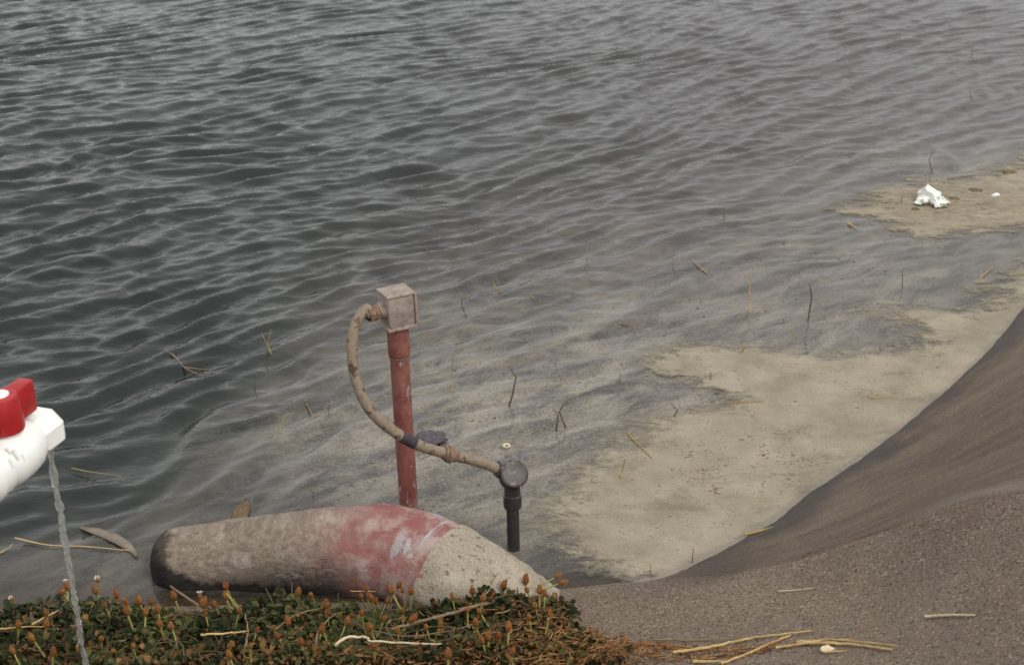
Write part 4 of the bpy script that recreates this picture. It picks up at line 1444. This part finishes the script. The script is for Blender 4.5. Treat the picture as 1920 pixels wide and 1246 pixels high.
reed([(585, 918), (584, 895)], 'small golden reed just behind the concrete pipe', M_REED, .0014)
reed([(617, 782), (617, 750)], 'thin dark reed left of the red post', M_DARKREED, .0012)
reed([(478, 722), (476, 708)], 'tiny dark reed tip in the dark ripples', M_DARKREED, .0014)
reed([(424, 728), (426, 714)], 'tiny golden reed tip in the dark ripples', M_REED, .0012)
reed([(1262, 495), (1260, 478)], 'small golden reed tip in the grey water', M_REED, .0016)


def floater(px, label, mat, r_=.0014, group='dead straws floating on the pond', name='floating_straw', arch=0.0):
    n = len(px)
    pp = np.array([at(u, v, 0.004 + arch * math.sin(math.pi * i / max(n - 1, 1))) for i, (u, v) in enumerate(px)])
    pp = spline(pp, 6 * n) if n > 2 else np.linspace(pp[0], pp[1], 8)
    o = MB().tube(pp, r_ * np.linspace(1, .5, len(pp)), 6, jitter=.1).build(name, mat)
    return tag(o, label, 'floating straw', group)


floater([(1325, 512), (1312, 500), (1300, 491)], 'golden bent stem floating in the grey water', M_REED, .0022)
floater([(1140, 603), (1180, 610), (1218, 622)], 'pale long stem floating flat in the grey film', M_TWIG, .0020)
floater([(308, 655), (330, 670), (345, 688), (372, 702)], 'pale crooked stem floating in the dark ripples', M_TWIG, .0022)
floater([(345, 688), (362, 690), (400, 694)], 'short side stem beside the pale crooked floating stem', M_TWIG, .0015)
floater([(575, 757), (590, 782), (618, 808)], 'thin pale stem slanting down left of the red post', M_TWIG, .0014)
floater([(590, 782), (606, 770), (616, 754)], 'thin pale stem slanting up left of the red post', M_TWIG, .0014)
floater([(134, 877), (170, 884), (228, 892)], 'thin golden stem floating beside the falling stream', M_REED, .0012)
floater([(28, 1008), (90, 1021), (160, 1024), (250, 1032)], 'long reddish straw floating behind the water stream', M_STRAW, .0015)
floater([(0, 1036), (14, 1028), (24, 1019)], 'short yellow straw floating at the left frame edge', M_STALK, .0014)
floater([(1178, 812), (1192, 828), (1222, 858)], 'golden straw lying on the left part of the scum', M_REED, .0020)
floater([(1396, 1002), (1450, 988), (1505, 972)], 'curved olive stem floating along the scum edge', M_REED, .0026)
floater([(1632, 746), (1675, 744)], 'small orange straw lying on the scum', M_REED, .0018)
floater([(1360, 754), (1432, 752)], 'thin orange straw on the upper scum', M_REED, .0012)
floater([(1700, 336), (1735, 338)], 'orange straw floating behind the white trash', M_STRAW, .0022)
floater([(1776, 334), (1830, 328)], 'pinkish straw floating right of the crooked dark reed', M_TWIG, .0018)
floater([(1590, 418), (1608, 428)], 'short pale straw left of the trash island', M_STRAW, .0022)
floater([(1836, 522), (1862, 500)], 'golden straw slanting near the right shore', M_REED, .0020)

# waterlogged leaf blade behind the stream
lv, lf = [], []
edge_t = [(150, 988), (185, 996), (220, 1010), (245, 1026), (256, 1040)]
for i, (u, v) in enumerate(edge_t):
    w_ = [2, 7, 9, 8, 3][i]
    lv += [at(u + 2, v - w_, 0.004), at(u, v, 0.0065), at(u - 2, v + w_, 0.004)]
    if i: lf += [((i - 1) * 3, (i - 1) * 3 + 1, i * 3 + 1, i * 3), ((i - 1) * 3 + 1, (i - 1) * 3 + 2, i * 3 + 2, i * 3 + 1)]
o = mesh_np('floating_leaf', lv, lf, M_LEAFDEAD)
sol = o.modifiers.new('thickness', 'SOLIDIFY')
sol.thickness = 0.0015
tag(o, 'long pale waterlogged leaf floating left of the concrete pipe', 'leaf')

# pale strip added in place of the waterline reflection at the pipe end
o = MB().tube(spline([at(300, 1070, .008), at(318, 1096, .008), at(345, 1116, .012), at(372, 1134, .02)], 24), .0022, 7).build('reflection_strip', M_TWIG)
tag(o, 'thin pale strip shaped as the waterline reflection beside the dark pipe end', 'reflection_strip')

# dark lump on the film behind the conduit
def lump_mesh(name, c0, sx_, sy_, sz_, seed, mat, label, cat, group=None, sub=3, rough=0.55, fold=False):
    bm = bmesh.new()
    bmesh.ops.create_icosphere(bm, subdivisions=sub, radius=1.0)
    P_ = np.array([v.co[:] for v in bm.verts])
    n = fbm(P_[:, 0] * 1.7 + P_[:, 2] * 1.3 + 20, P_[:, 1] * 1.7 - P_[:, 2] * 0.9 + 20, seed, 4) - 0.5
    n2 = vnoise(P_[:, 0] * 4 + P_[:, 2] * 3 + 50, P_[:, 1] * 4 + P_[:, 2] * 2 + 50, seed + 3) - 0.5
    if fold: n = n + np.abs(n2) * 0.9 - 0.2
    P_ = P_ * (1 + rough * 1.6 * n + rough * 0.6 * n2)[:, None]
    P_[:, 2] = np.maximum(P_[:, 2], -0.25)
    P_ *= np.array([sx_, sy_, sz_])
    fs_ = [tuple(v.index for v in f.verts) for f in bm.faces]
    bm.free()
    o = mesh_np(name, P_ + np.asarray(c0), fs_, mat, smooth=not fold)
    return tag(o, label, cat, group)


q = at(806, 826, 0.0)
lump_mesh('floating_clump', q + np.array([0, 0, .003]), .030, .035, .012, 3, M_DARKDEBRIS, 'dark purple clump on the water just behind the taped conduit', 'weed clump')
q = at(452, 965, 0.0)
lump_mesh('floating_clump', q + np.array([0, 0, .002]), .014, .05, .006, 5, M_DEBRIS, 'small brown weed clump floating behind the grey pipe barrel', 'weed clump')

# white trash on the far scum island
q = at(1746, 378, 0.0)
tr_ = empty('crumpled_trash', tuple(q))
tag(tr_, 'crumpled white plastic scrap on the far scum island', 'trash')
for nm, du, dv2, a, b, c3, sd in (('crumpled_sheet', -2, -4, .040, .035, .034, 11), ('folded_flap', 14, 4, .026, .022, .022, 14), ('torn_strip', -18, 2, .018, .020, .014, 19)):
    q2 = at(1746 + du, 376 + dv2, 0.012)
    o = lump_mesh(nm, q2, a, b, c3, sd, M_BAG, None, None, None, 3, 0.75, True)
    o.parent = tr_
    o.matrix_parent_inverse = Matrix.Translation(-Vector(tr_.location))
for u, v, sx_, sd, lab in [(1732, 372, .020, 3, 'brown crusty clod at the left of the white trash'), (1716, 392, .016, 4, 'small brown clod lowest below the white trash'), (1830, 356, .026, 6, 'olive brown clod right of the white trash'),
                           (1790, 372, .020, 8, 'flat brown clod between white trash and the olive clod'), (1890, 322, .030, 9, 'long brown crust at the right frame edge of the scum'), (1757, 388, .018, 15, 'brown clod touching the lower trash flap')]:
    q = at(u, v, 0.003)
    lump_mesh('mud_clod', q, sx_ * .85, sx_ * 0.75, .004, sd, M_DEBRIS, lab, 'clod', 'brown clods on the far scum island', 2)
q = at(1868, 367, 0.004)
lump_mesh('plastic_scrap', q, .012, .012, .010, 23, M_BAG, 'tiny white plastic scrap right of the olive clod', 'trash', None, 2, .6, True)
q = on_ground(1550, 1219, .004)
lump_mesh('white_scrap', q, .011, .007, .004, 29, M_PALESTRAW, 'small pale fluffy scrap in the straw bundle on the slab', 'scrap', None, 2, .7, True)
# pale snail shell ring on the film and other single bits
q = at(950, 836, 0.003)
MB().lathe(q, (0, 0, 1), [(0, .0045), (.001, .0085), (.0026, .0085), (.0026, .006), (.0015, .0045)], 18).build('pale_ring', M_PALESTRAW)
tag(bpy.data.objects['pale_ring'], 'small pale round ring floating above the black standpipe', 'ring')

# ------------------------------------------------------------------ flecks of debris on the scum and film (uncountable)
def flecks(name, n, sampler, mat, label, smin, smax, zlo=0.006):
    vs, fs = [], []
    k = 0
    for x_, y_ in sampler(n):
        s_ = RNG.uniform(smin, smax)
        a = RNG.normal(0.15, 0.35)
        ca_, sa_ = math.cos(a), math.sin(a)
        m_ = 6
        asp = RNG.uniform(0.25, 0.6)
        ring = []
        for j in range(m_):
            t = 2 * math.pi * j / m_
            rx, ry = s_ * math.cos(t) * RNG.uniform(.7, 1.2), s_ * asp * math.sin(t) * RNG.uniform(.7, 1.2)
            ring.append((x_ + rx * ca_ - ry * sa_, y_ + rx * sa_ + ry * ca_, zlo - 0.004))
        ring.append((x_, y_, zlo - 0.003 + s_ * 0.12))
        vs += ring
        fs += [(k + j, k + (j + 1) % m_, k + m_) for j in range(m_)]
        k += m_ + 1
    o = mesh_np(name, vs, fs, mat, smooth=False)
    return tag(o, label, None, None, 'stuff')


FP1 = np.array([at(u, v, 0)[:2] for u, v in [(1230, 830), (1380, 800), (1530, 810), (1560, 860), (1470, 930), (1350, 930), (1250, 890)]])
FP2 = np.array([at(u, v, 0)[:2] for u, v in [(1040, 990), (1110, 880), (1300, 800), (1320, 690), (1700, 640), (1850, 590), (1700, 760), (1500, 910), (1300, 1030), (1220, 1060)]])
flecks('scum_flecks', 1000, lambda n: np.concatenate([scatter(FP1, int(n * 0.45)), scatter(FP2, n - int(n * 0.45))]), M_FLECK, 'brown flecks scattered over the tan scum', .0015, .0075)
FP3 = np.array([at(u, v, 0)[:2] for u, v in [(560, 960), (640, 820), (850, 640), (1150, 560), (1500, 420), (1850, 440), (1700, 620), (1200, 700), (1050, 930), (1050, 1060), (900, 1040), (820, 960)]])
flecks('film_flecks', 420, lambda n: scatter(FP3, n), M_DARKDEBRIS, 'dark bits of debris floating in the grey film', .0012, .0050, 0.004)
flecks('pale_flecks', 260, lambda n: scatter(FP3, n), M_TWIG, 'pale bits of debris floating in the grey film', .0012, .0045, 0.004)

# grains of aggregate standing proud of the slab
GP = np.array([on_ground(u, v)[:2] for u, v in [(1070, 1110), (1250, 1095), (1420, 1075), (1560, 1040), (1720, 985), (1940, 940), (1990, 1260), (1150, 1260), (1100, 1180)]])
gpt = scatter(GP, 9000)
oct_v = np.array([(1, 0, 0), (-.9, .1, 0), (.1, 1, 0), (0, -1, .1), (0, 0, .8), (0, 0, -.8)])
oct_f = np.array([(0, 2, 4), (2, 1, 4), (1, 3, 4), (3, 0, 4), (2, 0, 5), (1, 2, 5), (3, 1, 5), (0, 3, 5)])
n = len(gpt)
sz_g = 0.0006 + 0.0017 * RNG.random(n) ** 2.5
rot = RNG.random(n) * 6.283
cv = oct_v[None] * sz_g[:, None, None] * RNG.uniform(.6, 1.3, (n, 6, 1))
cx = cv[..., 0] * np.cos(rot)[:, None] - cv[..., 1] * np.sin(rot)[:, None]
cy = cv[..., 0] * np.sin(rot)[:, None] + cv[..., 1] * np.cos(rot)[:, None]
gzz = gz(gpt[:, 0], gpt[:, 1]) + sz_g * 0.2
VV = np.stack([cx + gpt[:, 0, None], cy + gpt[:, 1, None], cv[..., 2] + gzz[:, None]], -1).reshape(-1, 3)
FF = (np.arange(n)[:, None, None] * 6 + oct_f[None]).reshape(-1, 3)
o = mesh_np('aggregate_grains', VV, FF, M_GRAIN, smooth=False, attrs=dict(tone=np.repeat(RNG.random(n), 6)))
tag(o, 'coarse sand grains standing proud of the concrete slab', None, None, 'stuff')
